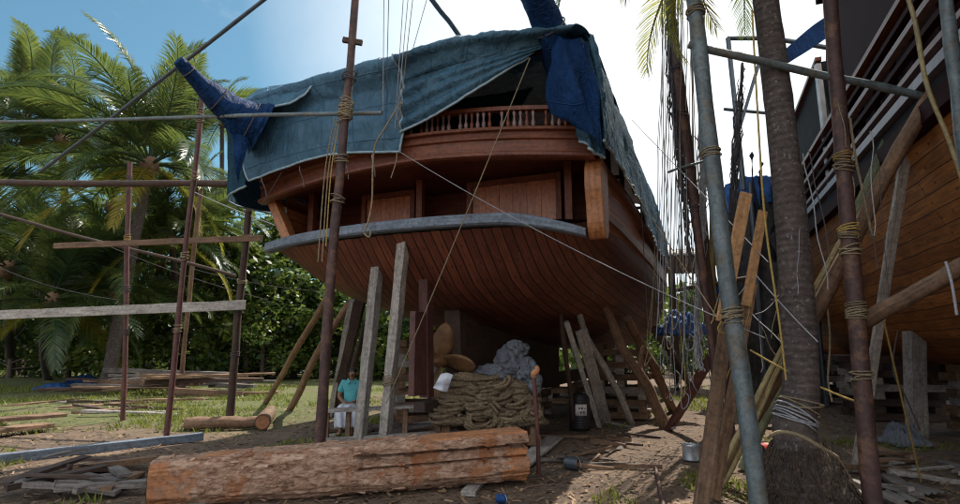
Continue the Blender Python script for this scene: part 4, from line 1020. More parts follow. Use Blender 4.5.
# ------------------------------------------------------------------ coir heap on a work table
tb = thing('work_table', 'low rough timber table carrying the heap of coir rope', 'table', Vector((.12, 9.9, 0)))
tx0, tx1, ty0, ty1, tz = -.66, .98, 9.4, 10.5, .42
for k in range(5):
    y = ty0 + .1 + k * .24; b = MB(); b.beam((tx0, y, tz), (tx1, y, tz), .21, .06, jit=.01); b.build('top_board', M['brown'], tb)
for x in (tx0 + .1, (tx0 + tx1) / 2, tx1 - .1):
    for y in (ty0 + .1, ty1 - .1):
        b = MB(); b.beam((x, y, 0), (x, y, tz - .03), .13, .13, up=(0, -1, 0), jit=.01); b.build('leg', M['brown'], tb)
for y in (ty0 + .02, ): 
    b = MB(); b.beam((tx0, y, .17), (tx1, y, .17), .06, .16, jit=.01); b.build('rail', M['brown'], tb)
def coil(label, c, rx, rz, yaw, tilt, group, seed, hgt=.09):
    """a flattened hank of coir rope: several loops of thick strand"""
    rg = random.Random(seed); Mx = Matrix.Rotation(yaw, 4, 'Z') @ Matrix.Rotation(tilt, 4, 'X'); b = MB()
    pts = []
    turns = 6
    for i in range(turns * 18 + 1):
        a = 2 * math.pi * i / 18; tt = i / (turns * 18)
        k = 1 - .5 * abs(math.sin(a * .17 + seed)) * .5
        p = Vector((math.cos(a) * rx * k, math.sin(a) * rx * .62 * k, (tt - .5) * hgt * 2 + .02 * math.sin(a * 2.3 + seed)))
        p += noise.noise_vector(Vector((tt * 14, seed, 0))) * .028
        pts.append(Vector(c) + Mx @ p)
    b.tube(pts, .03, 7, .4)
    tag(b.build('coir_hank', M['coir']), label, 'rope', group)
rg = random.Random(4); sd_ = 0
lay = [(7, .47, .70), (7, .58, .68), (6, .70, .64), (6, .81, .58), (5, .92, .5), (5, 1.03, .42), (4, 1.13, .32)]
for n_, z, half in lay:
    for k in range(n_):
        x = .17 + half * (-1 + 2 * k / (n_ - 1)) + rg.uniform(-.05, .05)
        for yy in (9.48, 9.95):
            sd_ += 1
            if sd_ % 5 in (1, 3):
                b = MB(); c_ = Vector((x, yy + (z - .5) * .15, z)); Mx = Matrix.Rotation(rg.uniform(-.5, .5), 4, 'Z') @ Matrix.Rotation(rg.uniform(-.15, .15), 4, 'Y')
                bmx = []; nn, mm = 30, 22; rx_ = rg.uniform(.2, .28); 
                for i in range(mm):
                    ph = math.pi * i / (mm - 1); row = []
                    for k2 in range(nn + 1):
                        th = 2 * math.pi * (k2 % nn) / nn; d = Vector((math.cos(ph), math.sin(ph) * math.cos(th), math.sin(ph) * math.sin(th)))
                        k_ = 1 + .2 * noise.noise(d * 1.6 + Vector((sd_ * 3, 0, 0))) + .22 * (1 - 2 * abs(noise.noise(Vector((d.x * 2.2, d.y * 5 + sd_, d.z * 7)))))
                        row.append(c_ + Mx @ Vector((d.x * rx_ * k_, d.y * .17 * k_, d.z * .085 * k_)))
                    bmx.append(row)
                b.grid(bmx); tag(b.build('burlap_bundle', M['coir']), 'folded brown burlap bundle in the heap on the low table', 'sack', 'burlap bundles heaped on the table')
                continue
            coil('hank of brown coir rope in the heap on the low table', (x, yy + rg.uniform(-.06, .06) + (z - .5) * .15, z + rg.uniform(-.03, .03)), rg.uniform(.15, .31), .1, rg.uniform(-1.2, 1.2), rg.uniform(-.2, 1.3), 'coir hanks heaped on the table', sd_)
coil('round coir coil standing on edge at the right end of the heap', (.84, 9.36, .56), .15, .1, .1, 1.5, None, 99)
b = MB()
for c, r_, sd in (((.1, 9.85, 1.42), (.52, .32, .2), 1), ((.42, 9.8, 1.68), (.36, .28, .2), 4), ((.70, 9.8, 1.42), (.36, .28, .15), 6), ((-.3, 9.85, 1.36), (.32, .26, .12), 8)):
    pass
import bmesh
b = MB()
for c_, r_, sd in (((.30, 9.70, 1.22), (.36, .30, .15), 1), ((.52, 9.66, 1.42), (.25, .26, .24), 4), ((.62, 9.66, 1.62), (.20, .22, .13), 9), ((.78, 9.58, 1.25), (.17, .26, .22), 6), ((.90, 9.50, 1.06), (.11, .2, .18), 12)):
    nn, mm = 70, 44; rows = []
    for i in range(mm):
        ph = math.pi * i / (mm - 1); row = []
        for k2 in range(nn + 1):
            th = 2 * math.pi * (k2 % nn) / nn; d = Vector((math.sin(ph) * math.cos(th), math.sin(ph) * math.sin(th), math.cos(ph)))
            q_ = d * 1.5 + Vector((sd * 2.3, 0, 0))
            k_ = .92 + .2 * noise.noise(q_) + .22 * (1 - 2 * abs(noise.noise(q_ * 1.5 + Vector((0, 0, sd))))) + .09 * (1 - 2 * abs(noise.noise(q_ * 3.6)))
            row.append(Vector(c_) + Vector((d.x * r_[0] * k_, d.y * r_[1] * k_, d.z * r_[2] * k_)))
        rows.append(row)
    b.grid(rows)
tag(b.build('grey_cover', M['cloth']), 'crumpled grey canvas thrown over the top of the coir heap', 'canvas')
# small cloth hung at the propeller, drum, cans
b = MB(); rows = cgrid([[P(441, 374, 8.95), P(447, 373, 8.95), P(453, 375, 8.95)], [P(437, 381, 8.9), P(444, 382, 8.86), P(450, 383, 8.9)], [P(433, 388, 8.95), P(441, 391, 8.9), P(447, 392, 8.95)]], 24, 20)
b.grid([[p + Vector((0, .05 * noise.noise(p * 9), 0)) for p in r] for r in rows])
tag(b.build('rag', M['dhoti'], solid=.008), 'small white rag hanging below the propeller blade', 'rag')
def lathe(b, c, prof, n=24, axis=Vector((0, 0, 1))):
    ref = Vector((0, 0, 1)) if abs(axis.z) < .9 else Vector((1, 0, 0)); x = axis.cross(ref).normalized(); y = axis.cross(x)
    b.grid([[Vector(c) + axis * h + (x * math.cos(2 * math.pi * (k % n) / n) + y * math.sin(2 * math.pi * (k % n) / n)) * r for k in range(n + 1)] for r, h in prof])
dr = thing('drum', 'black ribbed plastic drum with a white label behind the right props', 'drum', G(580, 430))
dc = G(580, 430); pr = [(.001, 0), (.2, 0), (.21, .02)]
for k in range(12): pr += [(.21, .05 + k * .05), (.218, .065 + k * .05), (.21, .08 + k * .05)]
pr += [(.2, .7), (.17, .72), (.001, .72)]
b = MB(); lathe(b, dc, pr); b.build('body', M['black'], dr)
b = MB(); b.grid([[dc + Vector((math.sin(a) * .222, -math.cos(a) * .222, z)) for a in [-.55 + .1 * i for i in range(12)]] for z in (.3, .52)]); b.build('label', M['white'], dr, solid=.002)
b = MB()
for k, (x0, z0, r_) in enumerate([(-.25, .44, .03), (.0, .43, .02), (-.1, .36, .035)]):
    b.beam(dc + Vector((math.sin(x0) * .225, -math.cos(x0) * .225, z0)), dc + Vector((math.sin(x0 + .4) * .225, -math.cos(x0 + .4) * .225, z0 + .01)), .004, r_)
b.build('label_print', M['black'], dr)
def can(label, c, r, h, mat, lid, axis=(0, 0, 1), rim='galv'):
    t = thing('paint_can', label, 'can', Vector(c)); axis = Vector(axis).normalized()
    off = Vector((0, 0, 0)) if axis.z > .9 else Vector((0, 0, r))
    c = Vector(c) + off
    b = MB(); lathe(b, c, [(.001, 0), (r, 0), (r * 1.03, .01), (r, .02), (r, h - .015), (r * 1.04, h), (r * .9, h), (r * .88, h - .02)], axis=axis); b.build('body', M[mat], t)
    b = MB(); lathe(b, c, [(r * .88, h - .03), (r * .5, h - .034), (.001, h - .034)], axis=axis); b.build('paint', M[lid], t)
    ref = Vector((0, -1, 0)); s_ = axis.cross(ref).normalized()
    b = MB(); b.tube([c + axis * (h * .85) + s_ * r * math.cos(a) + (axis * .5 + ref) .normalized() * r * 1.2 * math.sin(a) for a in [math.pi * k / 12 for k in range(13)]], .005, 5); b.build('handle', M[rim], t)
can('pale blue paint tin standing on the dirt left of the boards', G(692, 460), .13, .22, 'galv', 'white')
can('red paint tin lying on its side beside the near palm foot', G(768, 458), .11, .2, 'red', 'black', axis=(-.8, -.5, 0))
can('dark tin with red inside lying on its side before the right props', G(566, 469), .085, .19, 'metalpaint', 'red', axis=(.8, -.5, 0))
can('small blue tin lying at the foot of the foreground log', G(497, 503), .045, .1, 'bluebright', 'black', axis=(.9, -.3, 0))
b = MB(); lathe(b, G(806, 449), [(.001, 0), (.07, 0), (.075, .1), (.05, .14), (.03, .16), (.03, .19)]); tag(b.build('jar', M['galv']), 'small white jar on the ground behind the near palm', 'jar')
# blue sheet on the grass, tin sheets
def heap(name, label, c, sx, sy, hgt, mat, cat, seed, n=36):
    rows = []
    for j in range(n):
        row = []
        for i in range(n):
            a = -1 + 2 * i / (n - 1); e = -1 + 2 * j / (n - 1); rr = max(abs(a), abs(e))
            k = noise.noise(Vector((a * 2.1 + seed, e * 2.1, 0)))
            z = hgt * max(0, 1 - rr ** 3) * (.55 + .6 * k + .5 * (1 - 2 * abs(noise.noise(Vector((a * 4 + seed, e * 4, 5)))))) + .015
            w_ = 1 + .25 * noise.noise(Vector((a * 1.3, e * 1.3, seed + 7)))
            row.append(Vector(c) + Vector((a * sx * w_, e * sy * w_, max(.012, z))))
        rows.append(row)
    b = MB(); b.grid(rows); return tag(b.build(name, M[mat], solid=.01), label, cat)
heap('blue_sheet', 'crumpled blue plastic sheet spread on the grass at the left', G(56, 390), .75, .5, .22, 'bluebright', 'sheet', 3)
heap('blue_sheet', 'smaller blue plastic sheet beside the leaning palm foot', G(84, 384), .7, .5, .35, 'blue', 'sheet', 8)
heap('blue_sheet', 'bright blue plastic sheet draped on stored goods between the ships', P(682, 336, 14), .55, .4, .5, 'bluebright', 'sheet', 12)
heap('grey_sack', 'flattened grey white sack lying beside the right ship post', G(903, 445), .3, .3, .3, 'cloth', 'sack', 15)
for i, (px, py, a) in enumerate([(912, 494, .3), (884, 500, -.2)]):
    c = G(px, py); rows = [[c + Vector((math.cos(a) * x - math.sin(a) * y, math.sin(a) * x + math.cos(a) * y, .05 + .012 * math.sin(x * 60) + .03 * y)) for x in [-.3 + .6 * k / 50 for k in range(51)]] for y in (-.2, 0, .2)]
    b = MB(); b.grid(rows); tag(b.build('tin_sheet', M['tin'], solid=.004), ['bent corrugated tin sheet on the ground right of the steel pole', 'corrugated tin piece half under the steel pole foot'][i], 'sheet')

# ------------------------------------------------------------------ seated man
def skinned(name, verts, edges, radii, mat, parent, sub=2, smooth=1):
    base = parent_world(parent); me = bpy.data.meshes.new(name)
    me.from_pydata([tuple(Vector(v) - base) for v in verts], edges, [])
    o = bpy.data.objects.new(name, me); COL.objects.link(o); o.parent = parent
    m = o.modifiers.new('skin', 'SKIN'); m.use_smooth_shade = True
    for sv, r in zip(me.skin_vertices[0].data, radii): sv.radius = r if isinstance(r, tuple) else (r, r)
    me.skin_vertices[0].data[0].use_root = True
    s_ = o.modifiers.new('sub', 'SUBSURF'); s_.levels = sub; s_.render_levels = sub
    me.materials.append(mat); return o
mp = Vector((-2.52, 11.35, 0))
man = thing('person', 'man in teal shirt and white dhoti sitting with hands in his lap below the ship', 'person', mp)
def mv(x, y, z): return mp + Vector((x, y - 0, z))            # x to picture right, -y towards the viewer
# body: pelvis, spine, neck, head; arms; legs (facing the viewer, slightly right)
V_, E_, R_ = [], [], []
def jn(p, r, par=None):
    V_.append(mv(*p)); R_.append(r); i = len(V_) - 1
    if par is not None: E_.append((par, i))
    return i
pel = jn((0, 0, .50), (.15, .12)); sp1 = jn((0, .02, .66), (.13, .1), pel); ch = jn((0, .01, .86), (.16, .11), sp1); nk0 = jn((0, 0, 1.0), (.07, .07), ch); nk = jn((.0, -.025, 1.04), (.052, .055), nk0)
hd0 = jn((.005, -.05, 1.085), (.062, .075), nk); hd1 = jn((.01, -.045, 1.145), (.075, .09), hd0); jn((.01, -.025, 1.215), (.062, .072), hd1)
hands = []
for sg in (-1, 1):
    sh = jn((sg * .17, .0, .965), (.065, .065), ch if True else nk0); el = jn((sg * .25, -.03, .70), .043, sh); wr = jn((sg * .10, -.27, .615), .028, el); pm = jn((sg * .04, -.32, .60), (.036, .022), wr); hands.append(pm)
    hp = jn((sg * .09, -.04, .48), (.1, .095), pel); kn = jn((sg * .12, -.43, .50), .068, hp); an = jn((sg * .10, -.40, .1), .042, kn); jn((sg * .11, -.54, .045), (.042, .03), an)
    pv = mv(sg * .04, -.32, .60)
skinned('body', V_, E_, R_, M['skin'], man)
fing_v, fing_e, fing_r = [], [], []
for sg in (-1, 1):
    for k in range(5):
        a0 = Vector((sg * (.045 - .0), -.325 - .0, .60)); dx = -sg * .075; sp_ = (k - 1.5) * .018
        if k < 4: ps = [a0 + Vector((0, sp_, .005)), a0 + Vector((dx * .5, sp_ - .004, .008)), a0 + Vector((dx * .85, sp_ - .008, -.006)), a0 + Vector((dx * (1.05 - .06 * abs(k - 1.3)), sp_ - .01, -.024))]
        else: ps = [a0 + Vector((sg * .02, .02, .012)), a0 + Vector((-sg * .008, .045, .022)), a0 + Vector((-sg * .035, .055, .015))]
        skinned('finger', [mv(*p) for p in ps], [(i, i + 1) for i in range(len(ps) - 1)], [.0095, .009, .0085, .007][:len(ps)], M['skin'], man, 1)
# face
hc = mv(.01, -.045, 1.143)
b = MB(); b.blob(hc + Vector((0, -.094, -.012)), (.014, .02, .026), 1, .1, 2); b.build('nose', M['skin'], man)
for sg in (-1, 1):
    b = MB(); b.blob(hc + Vector((sg * .03, -.082, .012)), (.013, .008, .008), 1, 0, 2); e = b.build('eye', M['white'], man)
    b = MB(); b.blob(hc + Vector((sg * .03, -.089, .012)), (.006, .004, .006), 1, 0, 1); b.build('pupil', M['black'], e)
    b = MB(); b.tube([hc + Vector((sg * .015, -.088, .03)), hc + Vector((sg * .03, -.088, .034)), hc + Vector((sg * .046, -.078, .028))], .005, 5); b.build('eyebrow', M['hair'], man)
    b = MB(); b.blob(hc + Vector((sg * .078, .0, -.005)), (.012, .022, .034), 1, .1, 2); b.build('ear', M['skin'], man)
b = MB(); b.blob(hc + Vector((0, -.083, -.052)), (.026, .01, .009), 1, .05, 2); b.build('mouth', M['mahogdk'], man)
b = MB(); b.blob(hc + Vector((0, -.084, -.038)), (.028, .009, .007), 2, .1, 2); b.build('moustache', M['hair'], man)
b = MB(); b.blob(hc + Vector((0, .022, .055)), (.078, .09, .058), 3, .12, 3, 3); b.build('hair', M['hair'], man)
# shirt with sleeves and collar
V_, E_, R_ = [], [], []
a = jn((0, .0, .53), (.185, .15)); s1 = jn((0, .015, .68), (.16, .125), a); c2 = jn((0, .01, .86), (.185, .13), s1); jn((0, 0, .99), (.10, .085), c2)
for sg in (-1, 1):
    s2 = jn((sg * .175, .0, .96), (.083, .083), c2); jn((sg * .235, -.02, .76), (.075, .075), s2)
skinned('shirt', V_, E_, R_, M['shirt'], man)
for sg in (-1, 1):
    b = MB(); b.add([mv(sg * .012, -.11, .99), mv(sg * .075, -.06, 1.055), mv(sg * .105, -.05, 1.0), mv(sg * .06, -.125, .945)], [[0, 1, 2, 3]]); b.build('collar', M['shirt'], man, solid=.01)
# dhoti folded over thighs and hanging to the shins
rows = []
prof = [(.03, .555), (-.12, .585), (-.28, .595), (-.43, .60), (-.54, .55), (-.575, .44), (-.565, .3), (-.56, .18)]
for y, z in prof:
    rows.append([mv(x * (1 if z > .5 else .93), y + .03 * math.sin(x * 42 + z * 5) * (.55 < .9) + .05 * (abs(x) / .2) ** 2, z - .09 * (abs(x) / .2) ** 3 * (1 if z > .5 else .1) - .03 * math.exp(-(x / .05) ** 2) * (z > .5)) for x in [-.21 + .42 * i / 24 for i in range(25)]])
b = MB(); b.grid(cgrid([r[::2] for r in rows], 40, 30)); b.build('dhoti', M['dhoti'], man, solid=.014)
st = thing('stool', 'pale wooden stool under the seated man', 'stool', mp)
b = MB(); b.beam(mv(-.2, .05, .40), mv(.2, .05, .40), .34, .04, up=(0, 0, 1)); b.build('seat', M['greypale'], st)
for x in (-.16, .16):
    for y in (-.08, .18):
        b = MB(); b.beam(mv(x * 1.1, y, 0), mv(x, y, .39), .05, .05, up=(0, -1, 0)); b.build('leg', M['greypale'], st)

# ------------------------------------------------------------------ ropes
def rope(label, pts, r=.008, mat='rope', group=None, name='rope', sides=5):
    b = MB(); b.tube(pts, r, sides, cap=False); return tag(b.build(name, M[mat]), label, 'rope', group)
rope('white line running from the left tarpaulin corner down across the hull to the right', sag(SP(400, 152, -.3), P(765, 338, 6.6), .12, 20), .006, 'ropew')
rope('pale line slanting from the open stern down to the tall grey post', sag(SP(530, 58, -.5), P(386, 404, 8.8), .04, 16), .008, 'rope')
rope('frayed knotted rope hanging from the tarpaulin down to the stern beam', crom([P(402, 100, 7.9), P(385, 128, 7.9), P(374, 150, 7.95), P(372, 200, 8.0), P(368, 222, 8.0), P(364, 232, 8.0), P(369, 237, 8.0), P(371, 230, 8.0)], 40), .014, 'rope')
rope('short rope end dangling from the hem of the left tarpaulin', crom([SP(397, 152, -.34), P(396, 162, 8.1), P(391, 178, 8.1)], 10), .009, 'rope')
for i, (x0, x1, y1, m_) in enumerate([(384, 383, 110, 'ropew'), (389, 386, 112, 'roped'), (404, 395, 128, 'ropew'), (409, 397, 120, 'ropew'), (414, 398, 130, 'rope'), (430, 412, 52, 'ropew')]):
    rope('thin line running up to the sky from the left tarpaulin hem', [P(x0, -12, 7.4)] + [P(lerp(x0, x1, .5) , lerp(-12, y1, .5), 7.6)] + [P(x1, y1, 7.9)], .006, m_, 'lines rising from the left tarpaulin')
for i, (xa, xb, yb) in enumerate([(335, 318, 262), (338, 322, 262), (340, 326, 246)]):
    rope('slack rope hanging beside the tall brown pole', crom([P(xa, 118, 7.3), P(lerp(xa, xb, .4) - 3, 170, 7.35), P(xb, yb, 7.3)], 12), .008, ['rope', 'rope', 'ropey'][i], 'ropes beside the tall brown pole')
rope('dark stay from the left tarpaulin hem down to the stern beam end', [SP(282, 172, -.3), SP(262, 205, -.1)], .008, 'roped')
rope('pale line from the left bushes up to the stern beam', sag(P(190, 190, 13), P(288, 230, 11), .03, 8), .011, 'ropew')
rope('thin dark line from the right hull side to its keel', sag(P(600, 150, 7.9), P(593, 300, 9.5), 0, 6), .006, 'roped')
rope('thin line hanging near the right bilge', sag(P(640, 180, 9.3), P(648, 330, 9.3), 0, 6), .006, 'roped')
rope('short line tied to the head of the tall pale shore', crom([P(566, 284, 10.4), P(572, 268, 10), P(580, 252, 9.4)], 8), .012, 'rope')
rope('taut line from the starboard tarpaulin across to the blue grey pole', sag(P(618, 165, 8.6), P(732, 340, 6.9), .02, 12), .007, 'rope')
rope('thin line crossing the white sky right of the ship', sag(P(632, 120, 9.5), P(768, 262, 6.6), .0, 10), .006, 'ropew')
rg = random.Random(12)
for k in range(40):
    x0 = rg.uniform(661, 694); x1 = x0 + rg.uniform(-12, 14); y1 = rg.choice([rg.uniform(240, 330), rg.uniform(330, 400)]); Yd = rg.uniform(8.2, 10.2)
    pts = [P(x0, -25, Yd)]
    for t in (.3, .55, .8, 1): pts.append(P(lerp(x0, x1, t) + rg.uniform(-3, 3), lerp(-25, y1, t), Yd + rg.uniform(-.1, .1)))
    if rg.random() < .45: pts += [P(x1 + 5, y1 + 8, Yd), P(x1 + 8, y1 - 2, Yd), P(x1 + 3, y1 - 8, Yd)]
    rope('thin rope hanging in the dense curtain of ropes between the two ships', crom(pts, 34), rg.uniform(.004, .008), rg.choice(['ropew', 'ropew', 'roped', 'roped', 'rope', 'roped']), 'curtain of ropes between the ships')
for k in range(9):
    x0 = rg.uniform(650, 712); y0 = rg.uniform(225, 290); Yd = rg.uniform(9, 11)
    rope('loose rope tangle hanging low at the foot of the rope curtain', crom([P(x0, y0, Yd), P(x0 + rg.uniform(-6, 6), y0 + 50, Yd), P(x0 + rg.uniform(-12, 12), y0 + 95, Yd), P(x0 + rg.uniform(-12, 12), y0 + 120, Yd), P(x0 + rg.uniform(-6, 16), y0 + 100, Yd)], 24), .008, rg.choice(['rope', 'ropew', 'ropey', 'roped']), 'rope tangles below the curtain')
rope('yellow rope tied round the two old boards', crom([P(724, 318, 6.4), P(718, 330, 6.35), P(730, 334, 6.35), P(742, 326, 6.4), P(740, 316, 6.5)], 24), .011, 'ropey')
rope('yellow rope stretched from the boards across the palm to the steel pole', sag(P(750, 350, 6.4), P(874, 408, 6.1), .05, 16), .011, 'ropey')
rope('yellow rope end hanging from the foot of the steel pole', crom([P(858, 404, 6.1), P(865, 430, 6.0), P(876, 460, 6.0), P(872, 478, 6), P(878, 470, 6)], 18), .012, 'ropey')
rope('yellow rope slanting to the ground right of the steel pole', sag(P(884, 322, 6.1), G(921, 482), .0, 10), .011, 'ropey')
rope('frayed rope tail hanging from the top lashing of the steel pole', crom([P(850, 118, 6.1), P(856, 160, 6.1), P(866, 205, 6.1), P(872, 236, 6.1)], 16), .014, 'rope')
b_ = rope('old rope loop hanging between the near palm and the steel pole', crom([P(826, 288, 6.8), P(830, 340, 6.7), P(828, 380, 6.6), P(832, 402, 6.5)], 14), .011, 'rope')
rope('white knotted line tied round the right end log', crom([P(946, 262, 5.6), P(952, 284, 5.5), P(957, 315, 5.5)], 10), .014, 'ropew')
rope('white line from the boards down past the near palm', sag(P(756, 275, 6.5), P(818, 342, 6.0), .02, 10), .007, 'ropew')
rope('dark cord hanging in the shade under the right ship', crom([P(898, 330, 9), P(893, 370, 9), P(906, 398, 9), P(920, 430, 9)], 14), .012, 'roped')
for k, (x0, y0, x1, y1) in enumerate([(0, 268, 118, 300), (95, 240, 268, 300), (190, 268, 330, 292)]):
    rope(['faint grey line low across the left palms', 'faint line from the left plank down toward the left shores', 'faint line behind the knotted pole toward the hull'][k], sag(P(x0, y0, 14), P(x1, y1, 13), .1, 10), .006, 'roped')

# ------------------------------------------------------------------ near palm trunk
np_ = thing('palm_tree', 'near palm with ringed grey trunk and swollen root foot, fronds above the frame', 'palm', Vector((3.55, 6.35, 0)))
foot = Vector((3.47, 6.35, 0)); pts = crom([foot - Vector((0, 0, .1)), foot + Vector((-.01, 0, .35)), foot + Vector((-.04, 0, .8)), P(801, 380, 6.35), P(791, 220, 6.4), P(776, 80, 6.45), P(763, -20, 6.5), P(757, -70, 6.55), P(753, -110, 6.6)], 90)
rad = [tab([(0, .56), (.05, .5), (.12, .36), (.18, .24), (.27, .20), (.5, .17), (.8, .14), (1, .13)], i / 89) for i in range(90)]
b = MB(); n = 28; rows = []
for i, p in enumerate(pts):
    t = (pts[min(i + 1, 89)] - pts[max(i - 1, 0)]).normalized(); x = t.cross(Vector((0, 1, 0))).normalized(); y = t.cross(x); row = []
    for k in range(n + 1):
        a = 2 * math.pi * (k % n) / n; ca, sa = math.cos(a), math.sin(a)
        r_ = rad[i] * (1 + .05 * noise.noise(Vector((ca * 1.5, sa * 1.5, i * .3))) + .035 * noise.noise(Vector((ca * 5, sa * 5, i * .7))) + (.012 if i % 3 == 0 and i > 18 else 0))
        row.append(p + (x * ca + y * sa) * r_)
    rows.append(row)
b.grid(rows); b.uv = [[(p[1], p[0]) for p in q_] for q_ in b.uv]; b.build('trunk', M['palm'], np_)
b = MB(); rg = random.Random(3)
for k in range(900):
    a = rg.uniform(0, 6.283); h0 = rg.uniform(.1, .62) ** 1.0; t = h0 / 4.9; r0 = tab([(0, .52), (.25, .46), (.45, .36), (.62, .27)], h0)
    d = Vector((math.cos(a), math.sin(a), 0)); p0 = foot + d * r0 + Vector((0, 0, h0)); L = rg.uniform(.05, .17); dr_ = rg.uniform(-.25, .25)
    e = Vector((math.cos(a + dr_), math.sin(a + dr_), 0))
    b.tube([p0, p0 + e * L * .25 + Vector((0, 0, -L * .5)), foot + e * (r0 + L * .55) + Vector((0, 0, max(.0, h0 - L * 1.1)))], [.007, .006, .003], 4, cap=False)
b.build('root_mat', M['root'], np_)
for t in (.27, .275, .33, .83, .84): c_, d_ = on(pts, t); lashing(np_, c_, d_, tab([(0, .5), (.27, .20), (.5, .17), (.8, .14), (1, .13)], t) * 1.05, 'ropew' if t < .3 else 'rope', 3, False)
rope('thick rope drooping round the foot of the near palm', crom([P(768, 438, 5.98), P(780, 432, 5.86), P(800, 436, 5.84), P(822, 448, 5.84), P(838, 458, 5.95)], 20), .02, 'rope')
rope('yellow strip rope running down the left side of the near palm', crom([P(752, 10, 6.35), P(758, 120, 6.25), P(765, 220, 6.2), P(779, 320, 6.15), P(786, 380, 6.1)], 20), .012, 'ropey')

# ------------------------------------------------------------------ palm fronds
def frond_mesh(name, L, e0, droop, nleaf, llen, mat, seed, twist=0.0, fold=.3, wid=.062):
    rg = random.Random(seed); b = MB(); n = 26; pts = []; p = Vector((0, 0, 0)); el = e0; az = 0.0
    for i in range(n):
        pts.append(p.copy()); d = Vector((math.cos(el) * math.cos(az), math.cos(el) * math.sin(az), math.sin(el))); p = p + d * (L / (n - 1))
        el -= droop / (n - 1) * (.5 + 1.0 * i / n); az += twist / n
    b.tube(pts, [lerp(.045, .006, i / (n - 1)) for i in range(n)], 5)
    for s in (-1, 1):
        for k in range(nleaf):
            t = .14 + .86 * (k + rg.random() * .7) / nleaf; c, d = on(pts, min(.999, t)); d = d.normalized()
            side = d.cross(Vector((0, 0, 1))).normalized() * s; up = side.cross(d).normalized() * s
            if up.z < 0: up = -up
            sz = llen * (math.sin(math.pi * min(1, .14 + t * .82)) ** .55) * rg.uniform(.85, 1.1)
            ang = lerp(1.1, .45, t)
            dd = (side * math.sin(ang) + d * math.cos(ang) + up * rg.uniform(.1, fold)).normalized()
            w_ = wid * rg.uniform(.7, 1.1); q_ = c.copy(); vs = []; g_ = rg.uniform(.25, .7)
            wv = d * w_ * .5
            for j, ww in enumerate((.55, 1.0, .7, .05)):
                vs += [q_ - wv * ww, q_ + wv * ww]
                q_ = q_ + dd * sz / 3; dd = (dd + Vector((0, 0, -g_ * (.5 + .3 * j)))).normalized()
            b.add(vs, [[0, 1, 3, 2], [2, 3, 5, 4], [4, 5, 7, 6]], None, True)
    me = b.build(name, mat, base=(0, 0, 0)); d = me.data; bpy.data.objects.remove(me); return d
FM = [frond_mesh('frond', 5.0, 1.38, 1.1, 104, 1.05, M['frond'], 1), frond_mesh('frond', 5.1, 1.0, 1.6, 104, 1.055, M['frond'], 2, .3), frond_mesh('frond', 4.7, .35, 1.5, 100, 1.05, M['frond'], 3, -.3),
      frond_mesh('frond', 4.6, -.1, 1.3, 76, .95, M['frond'], 4), frond_mesh('frond', 4.4, -.5, .9, 70, .9, M['frondy'], 5)]
FMY = [frond_mesh('frond', 3.0, .3, 1.9, 62, .62, M['frondy'], 6, 0, .3, .035), frond_mesh('frond', 3.2, .5, 2.0, 62, .62, M['frond'], 7, .2, .3, .035)]
def add_frond(parent, mesh, off, yaw, pitch, scale=1.0, roll=0):
    o = bpy.data.objects.new('frond', mesh); COL.objects.link(o); o.parent = parent; o.location = off
    o.rotation_euler = (Matrix.Rotation(yaw, 4, 'Z') @ Matrix.Rotation(-pitch, 4, 'Y') @ Matrix.Rotation(roll, 4, 'X')).to_euler(); o.scale = (scale,) * 3; return o
def palm(label, foot, crown, r, seed, nf=20, sc=1.0, yel=.12, group=None, bend=.4, mat='palm', minp=None):
    rg = random.Random(seed); foot = Vector(foot); crown = Vector(crown)
    t = thing('palm_tree', label, 'palm', foot, group)
    mid = foot.lerp(crown, .5) + Vector((bend * rg.uniform(-1, 1), 0, 0)); pts = crom([foot - Vector((0, 0, .1)), mid, crown], 40)
    b = MB(); b.tube(pts, [r * (1.5 - .5 * min(1, i / 4)) * (1 - .35 * i / 39) * (1.05 if i % 2 else 1) for i in range(40)], 12, .08); b.build('trunk', M[mat], t)
    b = MB(); b.blob(crown - foot + parent_world(t) + Vector((0, 0, -.05)), (r * 1.5, r * 1.5, .45), seed, .3); b.build('crownshaft', M['brown'], t)
    nf = int(nf * 1.25)
    for k in range(nf):
        f = k / nf; tier = min(4, int(f * 5)); yaw = k * 2.39996 + rg.uniform(-.3, .3)
        me = FM[tier] if not (tier >= 3 and rg.random() < .5) else FM[3]
        add_frond(t, me, crown - foot, yaw, rg.uniform(-.1, .35), sc * rg.uniform(.85, 1.15), rg.uniform(-.4, .4))
    return t
# fronds of the near palm, hanging into the top of the picture
top = pts[-1]; base = parent_world(np_)
for k, (yaw, pitch, sc_, m_) in enumerate([(3.3, -.35, 1.0, 0), (3.75, -.2, 1.05, 1), (4.35, -.25, 1.0, 0), (2.7, -.2, 1.1, 1), (1.9, -.1, 1.1, 0), (1.1, .1, 1.1, 1), (.3, .15, 1.1, 0), (5.2, .2, 1.0, 1), (5.8, .3, 1.0, 1), (3.0, .5, 1, 1), (2.2, .55, 1, 1), (4.9, .6, 1, 1), (3.5, -.8, .9, 0), (2.4, -.7, .9, 0)]):
    add_frond(np_, FMY[m_], top - base, yaw, pitch, sc_)
palm('tall coconut palm with leaning grey trunk at left, its crown before the sky', G(106, 389), P(150, 165, 23), .27, 11, 28, 1.25)
palm('coconut palm left of the leaning one, crown reaching the sky at upper left', G(62, 371), P(62, 140, 29), .26, 23, 22, 1.15)
palm('pale trunked coconut palm standing just behind the leaning palm', G(93, 371), P(112, 205, 29), .24, 37, 18, 1.0, mat='palmfar')
palm('low young palm with fronds near the ground at the left picture edge', G(12, 376), P(8, 268, 25), .25, 41, 20, 1.1)
palm('coconut palm at the far left picture edge with dense dark crown', G(-40, 372), P(-30, 175, 27), .26, 53, 22, 1.2)
